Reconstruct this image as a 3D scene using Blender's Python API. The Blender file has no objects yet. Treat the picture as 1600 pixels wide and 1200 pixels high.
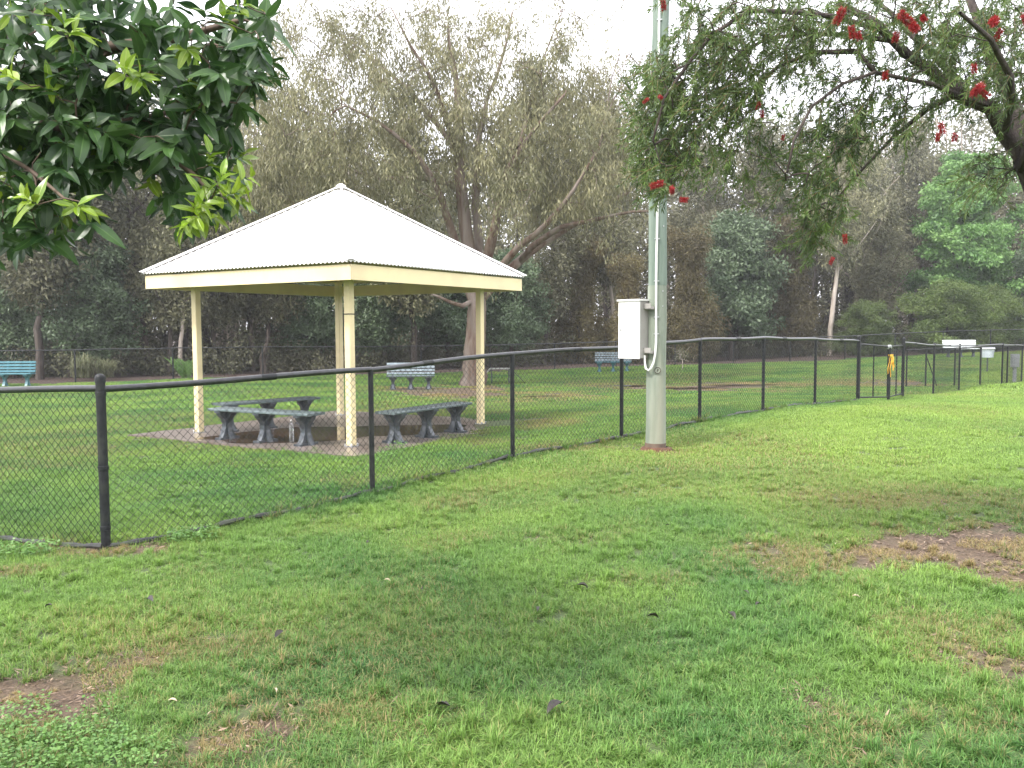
import bpy, math, random
import numpy as np
from mathutils import Vector, Matrix, Euler

# ------------------------------------------------------------------ camera, world, sun, exposure
sc = bpy.context.scene
COL = sc.collection
F, PITCH, ROLL, CAMZ = 1350.0, 0.064, 0.005, 1.65
cd = bpy.data.cameras.new('camera'); cam = bpy.data.objects.new('camera', cd); COL.objects.link(cam)
cd.sensor_width = 36.0; cd.lens = F / 1600 * 36; cd.clip_start = 0.05; cd.clip_end = 1500
cam.matrix_world = (Matrix.Translation((0, 0, CAMZ)) @ Matrix.Rotation(math.pi / 2 - PITCH, 4, 'X') @ Matrix.Rotation(-ROLL, 4, 'Z'))
sc.camera = cam

world = bpy.data.worlds.new('World'); sc.world = world; world.use_nodes = True
SUN_EL, SUN_AZ = math.radians(52), math.radians(-128)      # azimuth measured from +Y towards +X
wn, wl = world.node_tree.nodes, world.node_tree.links
wn.clear()
sky = wn.new('ShaderNodeTexSky'); sky.sky_type = 'NISHITA'; sky.sun_disc = False
sky.sun_elevation = SUN_EL; sky.sun_rotation = SUN_AZ
sky.dust_density = 3.0
# overcast deck: the clear sky seen through a thick, nearly even layer of cloud
tcw = wn.new('ShaderNodeTexCoord'); cn = wn.new('ShaderNodeTexNoise'); cn.inputs['Scale'].default_value = 1.6
cn.inputs['Detail'].default_value = 4.0
cr = wn.new('ShaderNodeValToRGB')
cr.color_ramp.elements[0].position = 0.3; cr.color_ramp.elements[0].color = (9.3, 9.2, 9.9, 1)
cr.color_ramp.elements[1].position = 0.7; cr.color_ramp.elements[1].color = (11.0, 10.9, 11.5, 1)
mx = wn.new('ShaderNodeMixRGB'); mx.inputs['Fac'].default_value = 0.88
bg = wn.new('ShaderNodeBackground'); bg.inputs['Strength'].default_value = 0.09
wo = wn.new('ShaderNodeOutputWorld')
wl.new(tcw.outputs['Generated'], cn.inputs['Vector']); wl.new(cn.outputs['Fac'], cr.inputs['Fac'])
wl.new(sky.outputs['Color'], mx.inputs['Color1']); wl.new(cr.outputs['Color'], mx.inputs['Color2'])
wl.new(mx.outputs['Color'], bg.inputs['Color']); wl.new(bg.outputs['Background'], wo.inputs['Surface'])

sl = bpy.data.lights.new('sun', 'SUN'); sun = bpy.data.objects.new('sun', sl); COL.objects.link(sun)
sl.energy = 1.5; sl.angle = math.radians(10); sl.color = (1.0, 0.96, 0.9)
_to = Vector((math.sin(SUN_AZ) * math.cos(SUN_EL), math.cos(SUN_AZ) * math.cos(SUN_EL), math.sin(SUN_EL)))
sun.rotation_euler = _to.to_track_quat('Z', 'Y').to_euler()

sc.view_settings.view_transform = 'Standard'; sc.view_settings.look = 'None'
sc.view_settings.exposure = 1.8; sc.view_settings.gamma = 1.0
sc.view_settings.use_curve_mapping = False
sc.render.engine = 'CYCLES'
sc.cycles.use_denoising = True
sc.cycles.max_bounces = 6; sc.cycles.diffuse_bounces = 3; sc.cycles.glossy_bounces = 2
sc.cycles.transmission_bounces = 4; sc.cycles.transparent_max_bounces = 8
sc.cycles.caustics_reflective = False; sc.cycles.caustics_refractive = False

R = np.random.default_rng(11)
random.seed(5)

# ------------------------------------------------------------------ photograph <-> place
def ray(px, py):
    X, Y = px - 800.0, py - 600.0
    C, S = math.cos(ROLL), math.sin(ROLL)
    a = X * C - Y * S; b = X * S + Y * C
    u = -b / F; c, s = math.cos(PITCH), math.sin(PITCH)
    return np.array([a / F, c + u * s, -s + u * c])
def at(px, py, Y):
    d = ray(px, py)
    return np.array([0, 0, CAMZ]) + d * (Y / d[1])

# ------------------------------------------------------------------ terrain
POSTS = [(166, 860, 6.35), (582, 775, 8.2), (801, 715, 9.8), (971, 682, 11.25), (1093, 660, 12.5),
         (1192, 642, 14.1), (1273, 632, 15.7), (1340, 627, 17.1)]
GATE = [(1388, 626, 18.2), (1410, 620, 18.9)]
RUN = [(1458, 618, 20.4), (1498, 611, 22.8), (1565, 603, 25.2), (1596, 598, 28.0)]
FARF = [(50, 601, 31.0), (400, 590, 34.5), (600, 585, 37.5), (1000, 572, 42.0), (1310, 563, 44.0), (1500, 552, 46.5)]
ctrl = [at(*p) for p in POSTS + GATE + RUN + FARF]
ctrl += [at(25, 603, 30), at(640, 608, 28), at(735, 602, 31), at(955, 581, 38), at(1300, 600, 30), at(1500, 575, 35),
         at(0, 850, 6.75), at(1024, 699, 10.8), at(1600, 600, 24)]
ctrl += [np.array(p, float) for p in [(-2.7, 14, 0), (-5.6, 13, 0), (0, 12.2, .05), (-2.3, 11.6, 0), (-3, 17, -.06), (0, 3, 0), (-2, 4, 0), (2.5, 4, .03),
         (0, 0, 0), (0, -5, 0), (-5, 0, 0), (5, 0, .05), (4, 8, .16), (7, 10, .2), (-8, 6, 0), (-12, 12, -.05), (-10, 20, -.2), (12, 14, .1),
         (0, 22, -.15), (20, 25, -.05), (30, 10, 0), (-30, 10, 0), (-30, 35, -.4), (45, 40, .2), (0, 60, -.3), (-40, 60, -.4), (50, 60, .2),
         (0, 100, 0), (80, 100, 0), (-80, 100, 0), (-80, 0, 0), (80, 0, 0), (0, -60, 0)]]
ctrl = np.array(ctrl)
def _k(r2): return 0.5 * r2 * np.log(r2 + 1e-9)
_n = len(ctrl)
_A = np.zeros((_n + 3, _n + 3))
_d2 = ((ctrl[:, None, :2] - ctrl[None, :, :2]) ** 2).sum(-1)
_A[:_n, :_n] = _k(_d2) + np.eye(_n) * 0.6
_A[:_n, _n:] = np.c_[np.ones(_n), ctrl[:, :2]]; _A[_n:, :_n] = _A[:_n, _n:].T
_w = np.linalg.solve(_A, np.r_[ctrl[:, 2], 0, 0, 0])
def gz(x, y):
    x = np.asarray(x, float); y = np.asarray(y, float); sh = x.shape
    xf, yf = x.ravel(), y.ravel()
    out = np.zeros(len(xf))
    for i in range(0, len(xf), 20000):
        a, b = xf[i:i + 20000], yf[i:i + 20000]
        r2 = (a[:, None] - ctrl[None, :, 0]) ** 2 + (b[:, None] - ctrl[None, :, 1]) ** 2
        out[i:i + 20000] = _k(r2) @ _w[:_n] + _w[_n] + _w[_n + 1] * a + _w[_n + 2] * b
    rr = np.hypot(xf, yf)
    t = np.clip((rr - 70) / 40, 0, 1)
    out = out * (1 - t)
    out += 0.012 * np.sin(xf * 1.7 + 1) * np.sin(yf * 1.3) * (rr < 70)
    return out.reshape(sh)
def gz1(x, y): return float(gz(np.array([x]), np.array([y]))[0])
def ground(px, py):
    d = ray(px, py); t = CAMZ / max(-d[2], 1e-3)
    for _ in range(12):
        p = d * t; z = gz1(p[0], p[1]) if t < 300 else 0
        t = t * 0.3 + 0.7 * (CAMZ - z) / max(-d[2], 1e-3)
    p = d * t
    return np.array([p[0], p[1], gz1(p[0], p[1])])

# bare / dry places: pixel ellipses turned into ground ellipses  (px, py, half w, half h, strength)
DIRT = [(1475, 866, 175, 34, 1.0), (1570, 848, 100, 28, 1.0), (1380, 880, 70, 16, .9), (1230, 865, 120, 26, .6), (1255, 1080, 50, 30, 1.0), (1545, 1035, 90, 30, .8),
        (1000, 905, 120, 14, .35), (70, 1095, 150, 38, 1.0), (185, 1045, 70, 24, .9), (432, 1135, 42, 16, 1.0), (330, 1185, 60, 28, .75), (1360, 1185, 80, 18, .4),
        (175, 858, 80, 9, 1.0), (40, 856, 60, 7, .8), (300, 1010, 110, 22, .35), (1025, 702, 26, 6, .7), (735, 612, 95, 11, 1.0), (860, 618, 90, 7, .7), (960, 603, 90, 6, .8),
        (1085, 607, 110, 8, 1.0), (1200, 602, 90, 5, .8), (1330, 600, 90, 5, .6), (1420, 600, 50, 6, .9), (640, 609, 60, 5, .9), (640, 650, 90, 9, .3), (690, 640, 160, 8, .3),
        (840, 662, 70, 6, .6), (1500, 990, 120, 22, .35), (1400, 1130, 170, 30, .35), (560, 1110, 160, 22, .35), (850, 840, 180, 20, .25), (1450, 780, 180, 18, .3), (20, 730, 120, 30, .35),
        (545, 752, 60, 14, .4), (720, 780, 60, 12, .3), (880, 700, 60, 7, .5), (60, 892, 70, 10, .4), (90, 585, 220, 8, .2)]
_dl = []
for (px, py, hw, hh, s) in DIRT:
    c = ground(px, py); a = ground(px, max(py - hh, 545)); b = ground(px, py + hh)
    _dl.append((c[0], c[1], hw * c[1] / F, max(abs(a[1] - b[1]) / 2, .05), s))
_dl += [(-2.74, 14.1, 2.4, 2.4, .5)]
def vnoise(x, y, sc_, seed=0):
    # cheap smooth value noise
    x = np.asarray(x) * sc_ + seed * 17.3; y = np.asarray(y) * sc_ - seed * 9.1
    xi, yi = np.floor(x), np.floor(y); fx, fy = x - xi, y - yi
    fx = fx * fx * (3 - 2 * fx); fy = fy * fy * (3 - 2 * fy)
    def h(a, b):
        v = np.sin(a * 127.1 + b * 311.7 + seed) * 43758.5453
        return v - np.floor(v)
    return (h(xi, yi) * (1 - fx) + h(xi + 1, yi) * fx) * (1 - fy) + (h(xi, yi + 1) * (1 - fx) + h(xi + 1, yi + 1) * fx) * fy
def dirt(x, y):
    x = np.asarray(x, float); y = np.asarray(y, float)
    v = np.zeros(x.shape)
    n = vnoise(x, y, 2.1, 1) * .6 + vnoise(x, y, 6.0, 2) * .4
    for (cx, cy, rx, ry, s) in _dl:
        q = np.sqrt(((x - cx) / rx) ** 2 + ((y - cy) / ry) ** 2)
        v = np.maximum(v, s * np.clip((1.42 - q + (n - .5) * 2.0) * 1.3, 0, 1))
    return v
FX = np.array([at(*p)[0] for p in FARF]); FY = np.array([p[2] for p in FARF])
def fence_y(x):       # y of the far boundary fence at x
    x = np.asarray(x, float)
    y = np.interp(x, FX, FY)
    y = np.where(x < FX[0], FY[0] + (x - FX[0]) * .15, y)
    return np.where(x > FX[-1], FY[-1] + (x - FX[-1]) * .25, y)

# ------------------------------------------------------------------ helpers
def props(o, label=None, cat=None, group=None, kind=None):
    if label: o['label'] = label
    if cat: o['category'] = cat
    if group: o['group'] = group
    if kind: o['kind'] = kind
    return o
def empty(name, loc, rz=0.0, **k):
    o = bpy.data.objects.new(name, None); COL.objects.link(o)
    o.location = tuple(float(v) for v in loc); o.rotation_euler = (0, 0, rz); o.empty_display_size = .1
    return props(o, **k)
def mesh(name, V, Fc, smooth=False, mats=(), mi=None, attrs=None):
    m = bpy.data.meshes.new(name)
    V = np.asarray(V, np.float32).reshape(-1, 3)
    if isinstance(Fc, np.ndarray):
        k = Fc.shape[1]; nf = len(Fc)
        m.vertices.add(len(V)); m.vertices.foreach_set('co', V.ravel())
        m.loops.add(nf * k); m.loops.foreach_set('vertex_index', Fc.ravel().astype(np.int32))
        m.polygons.add(nf); m.polygons.foreach_set('loop_start', np.arange(0, nf * k, k, dtype=np.int32))
        m.polygons.foreach_set('loop_total', np.full(nf, k, np.int32))
    else:
        m.from_pydata([tuple(v) for v in V.tolist()], [], [tuple(f) for f in Fc])
    for a in mats: m.materials.append(a)
    if mi is not None: m.polygons.foreach_set('material_index', np.asarray(mi, np.int32))
    m.polygons.foreach_set('use_smooth', np.full(len(m.polygons), smooth, bool))
    for k_, (dom, arr) in (attrs or {}).items():
        at_ = m.attributes.new(k_, 'FLOAT', dom); at_.data.foreach_set('value', np.asarray(arr, np.float32))
    m.update(calc_edges=True)
    return m
def link(name, m, parent=None, **k):
    o = bpy.data.objects.new(name, m); COL.objects.link(o)
    if parent is not None: o.parent = parent
    return props(o, **k)

class MB:
    def __init__(s): s.v = []; s.f = []
    def add(s, V, Fc):
        n = len(s.v); s.v += [tuple(float(c) for c in v) for v in V]; s.f += [tuple(i + n for i in f) for f in Fc]; return s
    def box(s, c, d, M=None, bev=0.0):
        x, y, z = d[0] / 2, d[1] / 2, d[2] / 2
        if bev <= 0:
            V = [(a * x, b * y, e * z) for a in (-1, 1) for b in (-1, 1) for e in (-1, 1)]
            Fc = [(0, 1, 3, 2), (4, 6, 7, 5), (0, 4, 5, 1), (2, 3, 7, 6), (0, 2, 6, 4), (1, 5, 7, 3)]
        else:
            # chamfered long edges (octagonal section along the longest axis)
            ax = int(np.argmax(d)); o = [i for i in range(3) if i != ax]
            h = [x, y, z]; p, q = h[o[0]], h[o[1]]; b = min(bev, p * .45, q * .45)
            ring = [(p, q - b), (p - b, q), (-p + b, q), (-p, q - b), (-p, -q + b), (-p + b, -q), (p - b, -q), (p, -q + b)]
            V = []
            for e in (-1, 1):
                for (u, w) in ring:
                    t = [0, 0, 0]; t[ax] = e * h[ax]; t[o[0]] = u; t[o[1]] = w; V.append(tuple(t))
            Fc = [(i, (i + 1) % 8, 8 + (i + 1) % 8, 8 + i) for i in range(8)] + [tuple(range(7, -1, -1)), tuple(range(8, 16))]
        if M is not None: V = [tuple(M @ Vector(v)) for v in V]
        V = [(v[0] + c[0], v[1] + c[1], v[2] + c[2]) for v in V]
        return s.add(V, Fc)
    def tube(s, pts, r, n=8, cap=True):
        V, Q = tube_np(np.array(pts, float), r, n)
        k = len(s.v); s.v += [tuple(v) for v in V.tolist()]; s.f += [tuple(int(i) + k for i in q) for q in Q]
        if cap:
            m = len(pts); s.f.append(tuple(k + i for i in range(n))[::-1]); s.f.append(tuple(k + (m - 1) * n + i for i in range(n)))
        return s
    def lathe(s, c, prof, n=14):
        k = len(s.v)
        for (r, z) in prof:
            for i in range(n):
                a = 2 * math.pi * i / n; s.v.append((c[0] + r * math.cos(a), c[1] + r * math.sin(a), c[2] + z))
        for j in range(len(prof) - 1):
            for i in range(n):
                s.f.append((k + j * n + i, k + j * n + (i + 1) % n, k + (j + 1) * n + (i + 1) % n, k + (j + 1) * n + i))
        s.f.append(tuple(k + i for i in range(n))[::-1]); s.f.append(tuple(k + (len(prof) - 1) * n + i for i in range(n)))
        return s
    def build(s, name, mat, parent=None, smooth=False, **k):
        m = mesh(name, s.v, s.f, False, [mat])
        if smooth:
            m.polygons.foreach_set('use_smooth', np.full(len(m.polygons), True, bool)); m.set_sharp_from_angle(angle=math.radians(40))
        return link(name, m, parent, **k)

def tube_np(P, r, n=6):
    """tube along polyline P with radii r (parallel transport)"""
    m = len(P); r = np.broadcast_to(np.asarray(r, float), (m,))
    T = np.gradient(P, axis=0); T /= (np.linalg.norm(T, axis=1, keepdims=True) + 1e-12)
    u = np.cross(T[0], [0, 0, 1.0] if abs(T[0][2]) < .9 else [1.0, 0, 0]); u /= np.linalg.norm(u)
    U = np.empty_like(P)
    for i in range(m):
        u = u - T[i] * (u @ T[i]); nn = np.linalg.norm(u)
        if nn < 1e-6: u = np.cross(T[i], [1.0, 0.3, 0.2]); nn = np.linalg.norm(u)
        u = u / nn; U[i] = u
    W = np.cross(T, U)
    a = 2 * np.pi * np.arange(n) / n
    V = P[:, None, :] + r[:, None, None] * (np.cos(a)[None, :, None] * U[:, None, :] + np.sin(a)[None, :, None] * W[:, None, :])
    i = np.arange(n); j = (i + 1) % n
    Q = np.concatenate([np.stack([k * n + i, k * n + j, (k + 1) * n + j, (k + 1) * n + i], 1) for k in range(m - 1)])
    return V.reshape(-1, 3), Q

# ------------------------------------------------------------------ materials
def mat(name, color, rough=.6, color2=None, scale=8.0, bump=0.0, bscale=None, metal=0.0, spec=.5, stretch=None, detail=6.0, lo=.35, hi=.65,
        transl=0.0, attr=None, attr_col=None, space='Object', coat=0.0, rnd=0.0, color3=None, scale3=2.0):
    m = bpy.data.materials.new(name); m.use_nodes = True
    N, L = m.node_tree.nodes, m.node_tree.links; N.clear()
    out = N.new('ShaderNodeOutputMaterial'); b = N.new('ShaderNodeBsdfPrincipled')
    b.inputs['Roughness'].default_value = rough; b.inputs['Metallic'].default_value = metal
    b.inputs['Specular IOR Level'].default_value = spec; b.inputs['Coat Weight'].default_value = coat
    col = (*color, 1)
    if space == 'World':
        g = N.new('ShaderNodeNewGeometry'); src = g.outputs['Position']
    else:
        t = N.new('ShaderNodeTexCoord'); src = t.outputs['Object']
    if stretch:
        mp = N.new('ShaderNodeMapping'); mp.inputs['Scale'].default_value = stretch; L.new(src, mp.inputs['Vector']); src = mp.outputs['Vector']
    cur = None
    if color2 is not None:
        n = N.new('ShaderNodeTexNoise'); n.inputs['Scale'].default_value = scale; n.inputs['Detail'].default_value = detail
        L.new(src, n.inputs['Vector'])
        rp = N.new('ShaderNodeValToRGB'); rp.color_ramp.elements[0].position = lo; rp.color_ramp.elements[1].position = hi
        rp.color_ramp.elements[0].color = col; rp.color_ramp.elements[1].color = (*color2, 1)
        L.new(n.outputs['Fac'], rp.inputs['Fac']); cur = rp.outputs['Color']
    if color3 is not None:
        n = N.new('ShaderNodeTexNoise'); n.inputs['Scale'].default_value = scale3; n.inputs['Detail'].default_value = 4
        L.new(src, n.inputs['Vector'])
        rp = N.new('ShaderNodeMapRange'); rp.inputs['From Min'].default_value = .5; rp.inputs['From Max'].default_value = .68
        L.new(n.outputs['Fac'], rp.inputs['Value'])
        mm = N.new('ShaderNodeMixRGB'); L.new(rp.outputs['Result'], mm.inputs['Fac'])
        if cur is not None: L.new(cur, mm.inputs['Color1'])
        else: mm.inputs['Color1'].default_value = col
        mm.inputs['Color2'].default_value = (*color3, 1); cur = mm.outputs['Color']
    if attr:
        an = N.new('ShaderNodeAttribute'); an.attribute_name = attr
        mm = N.new('ShaderNodeMixRGB'); L.new(an.outputs['Fac'], mm.inputs['Fac'])
        if cur is not None: L.new(cur, mm.inputs['Color1'])
        else: mm.inputs['Color1'].default_value = col
        mm.inputs['Color2'].default_value = (*attr_col, 1); cur = mm.outputs['Color']
    if rnd > 0:
        oi = N.new('ShaderNodeObjectInfo'); hs = N.new('ShaderNodeHueSaturation')
        mr = N.new('ShaderNodeMapRange'); mr.inputs['To Min'].default_value = 1 - rnd; mr.inputs['To Max'].default_value = 1 + rnd
        L.new(oi.outputs['Random'], mr.inputs['Value']); L.new(mr.outputs['Result'], hs.inputs['Value'])
        if cur is not None: L.new(cur, hs.inputs['Color'])
        else: hs.inputs['Color'].default_value = col
        cur = hs.outputs['Color']
    if cur is not None: L.new(cur, b.inputs['Base Color'])
    else: b.inputs['Base Color'].default_value = col
    if bump > 0:
        n = N.new('ShaderNodeTexNoise'); n.inputs['Scale'].default_value = bscale or scale * 3; n.inputs['Detail'].default_value = 8
        L.new(src, n.inputs['Vector']); bp = N.new('ShaderNodeBump'); bp.inputs['Strength'].default_value = bump; bp.inputs['Distance'].default_value = .01
        L.new(n.outputs['Fac'], bp.inputs['Height']); L.new(bp.outputs['Normal'], b.inputs['Normal'])
    if transl > 0:
        tr = N.new('ShaderNodeBsdfTranslucent'); ms = N.new('ShaderNodeMixShader'); ms.inputs['Fac'].default_value = transl
        if cur is not None: L.new(cur, tr.inputs['Color'])
        else: tr.inputs['Color'].default_value = col
        L.new(b.outputs['BSDF'], ms.inputs[1]); L.new(tr.outputs['BSDF'], ms.inputs[2]); L.new(ms.outputs['Shader'], out.inputs['Surface'])
    else:
        L.new(b.outputs['BSDF'], out.inputs['Surface'])
    return m

M = {}
M['black'] = mat('black_coating', (.009, .010, .011), .5, (.016, .018, .020), 25, bump=.15, bscale=120, color3=(.028, .03, .026), scale3=9, spec=.3)
M['rail'] = mat('wet_black_rail', (.012, .013, .014), .28, (.03, .032, .034), 25, spec=.6, bump=.1, bscale=90)
M['wire'] = mat('black_wire', (.012, .014, .014), .35, spec=.6)
M['skirt'] = mat('muddy_black', (.010, .012, .012), .45, (.045, .045, .038), 7, bump=.4, bscale=40, color3=(.05, .07, .025), scale3=3)
M['cream'] = mat('cream_paint', (.80, .68, .39), .45, (.76, .64, .37), 3, color3=(.66, .54, .32), scale3=1.3, bump=.04, bscale=60)
M['roof'] = mat('roof_sheet_paint', (.80, .79, .76), .4, (.74, .73, .70), 2.5, color3=(.68, .66, .62), scale3=.9)
M['under'] = mat('zinc_underside', (.33, .32, .30), .5, (.25, .24, .22), 3)
M['steel'] = mat('galvanised', (.45, .46, .46), .4, metal=.6)
M['conc'] = mat('slab_concrete', (.20, .165, .145), .3, (.13, .105, .09), 1.6, bump=.3, bscale=30, color3=(.09, .062, .045), scale3=.8)
M['mud'] = mat('wet_brown_mud', (.06, .036, .022), .25, (.10, .065, .042), 3.0, bump=.3, bscale=18)
M['plank'] = mat('bench_plank', (.095, .125, .13), .3, (.15, .185, .19), 5, stretch=(1, 8, 8), rnd=.15, color3=(.06, .085, .09), scale3=4)
M['plank_sheen'] = mat('pale_bench_plank', (.15, .19, .21), .3, (.24, .29, .31), 5, rnd=.1)  # bright wet sheen of the back slats put in as a paler plank colour
M['plankt'] = mat('teal_bench_plank', (.035, .13, .16), .3, (.06, .18, .21), 5, rnd=.1)
M['white_plank'] = mat('white_bench_plank', (.75, .77, .78), .4, (.65, .68, .70), 5)
M['bleg'] = mat('bench_leg_plastic', (.045, .055, .065), .35, (.09, .10, .11), 6, bump=.2, bscale=40)
M['tleg'] = mat('teal_leg', (.05, .14, .16), .4, (.08, .18, .2), 6)
M['pole'] = mat('treated_pole', (.17, .20, .155), .75, (.25, .28, .225), 2.5, stretch=(6, 6, .6), bump=.7, bscale=22, color3=(.29, .29, .22), scale3=.5)
M['poletop'] = mat('pole_upper_wrap', (.12, .165, .13), .7, (.19, .24, .195), 2.5, stretch=(6, 6, .6), bump=.5, bscale=22)
M['meter'] = mat('meter_box_paint', (.80, .79, .76), .35, (.70, .69, .66), 2.2, color3=(.60, .58, .54), scale3=3)
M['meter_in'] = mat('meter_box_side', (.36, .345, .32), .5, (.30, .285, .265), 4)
M['conduit'] = mat('white_conduit', (.78, .78, .75), .4, (.66, .66, .62), 6)
M['redsoil'] = mat('red_soil', (.12, .052, .028), .9, (.07, .035, .018), 14, bump=.9, bscale=40)
M['bark_gum'] = mat('gum_bark', (.10, .055, .036), .85, (.19, .15, .115), 1.6, stretch=(5, 5, .7), bump=1.0, bscale=9, color3=(.25, .21, .18), scale3=.35)
M['bark_dark'] = mat('dark_bark', (.045, .035, .028), .9, (.10, .08, .065), 3, stretch=(5, 5, .8), bump=.8, bscale=14, rnd=.35)
M['bark_pale'] = mat('pale_bark', (.30, .25, .20), .85, (.45, .40, .35), 2, stretch=(4, 4, .6), bump=.6, rnd=.3, color3=(.15, .11, .09), scale3=1)
M['bark_bb'] = mat('bottlebrush_bark', (.035, .026, .022), .9, (.085, .065, .055), 8, stretch=(3, 3, 1), bump=.9, bscale=50)
M['twig'] = mat('twig_brown', (.07, .045, .03), .8, (.12, .085, .055), 20)
M['young_twig'] = mat('young_twig', (.22, .12, .05), .6, (.16, .14, .05), 20)
M['leaf_gum'] = mat('gum_leaf', (.108, .116, .058), .5, (.18, .175, .092), .45, transl=.3, attr='tint', attr_col=(.31, .29, .15), space='World', spec=.4)
M['leaf_slim'] = mat('slim_tree_leaf', (.066, .076, .036), .6, (.140, .140, .074), .45, transl=.25, attr='tint', attr_col=(.26, .25, .14), space='World', rnd=.3)
M['leaf_brown'] = mat('brown_feathery_leaf', (.075, .062, .026), .7, (.13, .098, .042), .5, transl=.25, attr='tint', attr_col=(.17, .15, .06), space='World', rnd=.3)
M['leaf_bushy'] = mat('bushy_tree_leaf', (.050, .090, .040), .5, (.095, .145, .065), .8, transl=.25, attr='tint', attr_col=(.20, .27, .15), space='World', rnd=.25)
M['leaf_bright'] = mat('bright_tree_leaf', (.070, .17, .045), .5, (.14, .29, .07), .7, transl=.3, attr='tint', attr_col=(.24, .40, .12), space='World')
M['leaf_wattle'] = mat('wattle_leaf', (.040, .070, .015), .6, (.080, .125, .026), .9, transl=.3, attr='tint', attr_col=(.13, .18, .045), space='World', rnd=.2)
M['leaf_under'] = mat('undergrowth_leaf', (.052, .056, .028), .7, (.105, .094, .056), .45, transl=.2, attr='tint', attr_col=(.12, .13, .06), space='World')
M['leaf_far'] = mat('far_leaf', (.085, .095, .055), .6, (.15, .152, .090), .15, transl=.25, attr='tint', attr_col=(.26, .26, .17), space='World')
M['leaf_bb'] = mat('bottlebrush_leaf', (.040, .070, .028), .45, (.085, .12, .038), 1.6, transl=.3, attr='tint', attr_col=(.15, .24, .05), space='World')
M['red'] = mat('red_brush', (.30, .012, .014), .6, (.40, .025, .025), 20, attr='tint', attr_col=(.25, .008, .012), transl=.15)
M['fern'] = mat('fern_leaf', (.12, .24, .06), .5, (.2, .33, .10), 2, transl=.3)
M['strap'] = mat('strap_leaf', (.07, .10, .04), .6, (.14, .16, .07), 3, transl=.2, attr='tint', attr_col=(.20, .20, .11))
M['yellow'] = mat('yellow_ribbon', (.80, .38, .03), .5, (.85, .55, .08), 6, transl=.2)
M['bottle'] = mat('clear_plastic', (.85, .9, .92), .08, spec=.7); M['bottle'].node_tree.nodes['Principled BSDF'].inputs['Transmission Weight'].default_value = .85
M['bin'] = mat('white_tub', (.68, .74, .78), .4, (.55, .62, .68), 3)
M['greybox'] = mat('grey_box', (.35, .37, .38), .5, (.27, .29, .30), 3)
M['ramp_dark'] = mat('ramp_rubber', (.03, .032, .035), .5, (.05, .05, .05), 6)
M['ramp_top'] = mat('ramp_deck', (.36, .37, .34), .35, (.28, .29, .27), 4)
M['litter'] = mat('dry_leaf', (.10, .06, .035), .6, (.25, .18, .10), 12, rnd=.5)
M['dleaf'] = mat('dark_dead_leaf', (.018, .016, .014), .5, (.04, .03, .022), 30)
M['pleaf'] = mat('pale_dead_leaf', (.40, .33, .22), .6, (.5, .42, .3), 30)

def leaf_mat(name, c1, c2, vein, rough=.3, tr=.18):
    m = bpy.data.materials.new(name); m.use_nodes = True
    N, L = m.node_tree.nodes, m.node_tree.links; N.clear()
    out = N.new('ShaderNodeOutputMaterial'); b = N.new('ShaderNodeBsdfPrincipled'); b.inputs['Roughness'].default_value = rough
    g = N.new('ShaderNodeNewGeometry'); n = N.new('ShaderNodeTexNoise'); n.inputs['Scale'].default_value = 5; n.inputs['Detail'].default_value = 3
    L.new(g.outputs['Position'], n.inputs['Vector'])
    rp = N.new('ShaderNodeValToRGB'); rp.color_ramp.elements[0].position = .38; rp.color_ramp.elements[1].position = .62
    rp.color_ramp.elements[0].color = (*c1, 1); rp.color_ramp.elements[1].color = (*c2, 1); L.new(n.outputs['Fac'], rp.inputs['Fac'])
    a = N.new('ShaderNodeAttribute'); a.attribute_name = 'vein'
    mx_ = N.new('ShaderNodeMixRGB'); mx_.inputs['Color2'].default_value = (*vein, 1)
    ml = N.new('ShaderNodeMath'); ml.operation = 'MULTIPLY'; ml.inputs[1].default_value = .8
    L.new(a.outputs['Fac'], ml.inputs[0]); L.new(ml.outputs[0], mx_.inputs['Fac']); L.new(rp.outputs['Color'], mx_.inputs['Color1'])
    a2 = N.new('ShaderNodeAttribute'); a2.attribute_name = 'tint'
    oi = N.new('ShaderNodeObjectInfo'); hs = N.new('ShaderNodeHueSaturation')
    mr = N.new('ShaderNodeMapRange'); mr.inputs['To Min'].default_value = .7; mr.inputs['To Max'].default_value = 1.3
    ad = N.new('ShaderNodeMath'); ad.operation = 'ADD'; L.new(oi.outputs['Random'], ad.inputs[0]); L.new(a2.outputs['Fac'], ad.inputs[1])
    fr = N.new('ShaderNodeMath'); fr.operation = 'FRACT'; L.new(ad.outputs[0], fr.inputs[0])
    L.new(fr.outputs[0], mr.inputs['Value']); L.new(mr.outputs['Result'], hs.inputs['Value']); L.new(mx_.outputs['Color'], hs.inputs['Color'])
    L.new(hs.outputs['Color'], b.inputs['Base Color'])
    tr_ = N.new('ShaderNodeBsdfTranslucent'); L.new(hs.outputs['Color'], tr_.inputs['Color'])
    ms = N.new('ShaderNodeMixShader'); ms.inputs['Fac'].default_value = tr
    L.new(b.outputs['BSDF'], ms.inputs[1]); L.new(tr_.outputs['BSDF'], ms.inputs[2]); L.new(ms.outputs['Shader'], out.inputs['Surface'])
    return m
M['leaf_dark'] = leaf_mat('glossy_dark_leaf', (.022, .060, .017), (.055, .118, .027), (.09, .17, .045), .36, .28)
M['leaf_lime'] = leaf_mat('young_lime_leaf', (.12, .22, .015), (.22, .32, .025), (.32, .40, .08), .3, .35)

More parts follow.
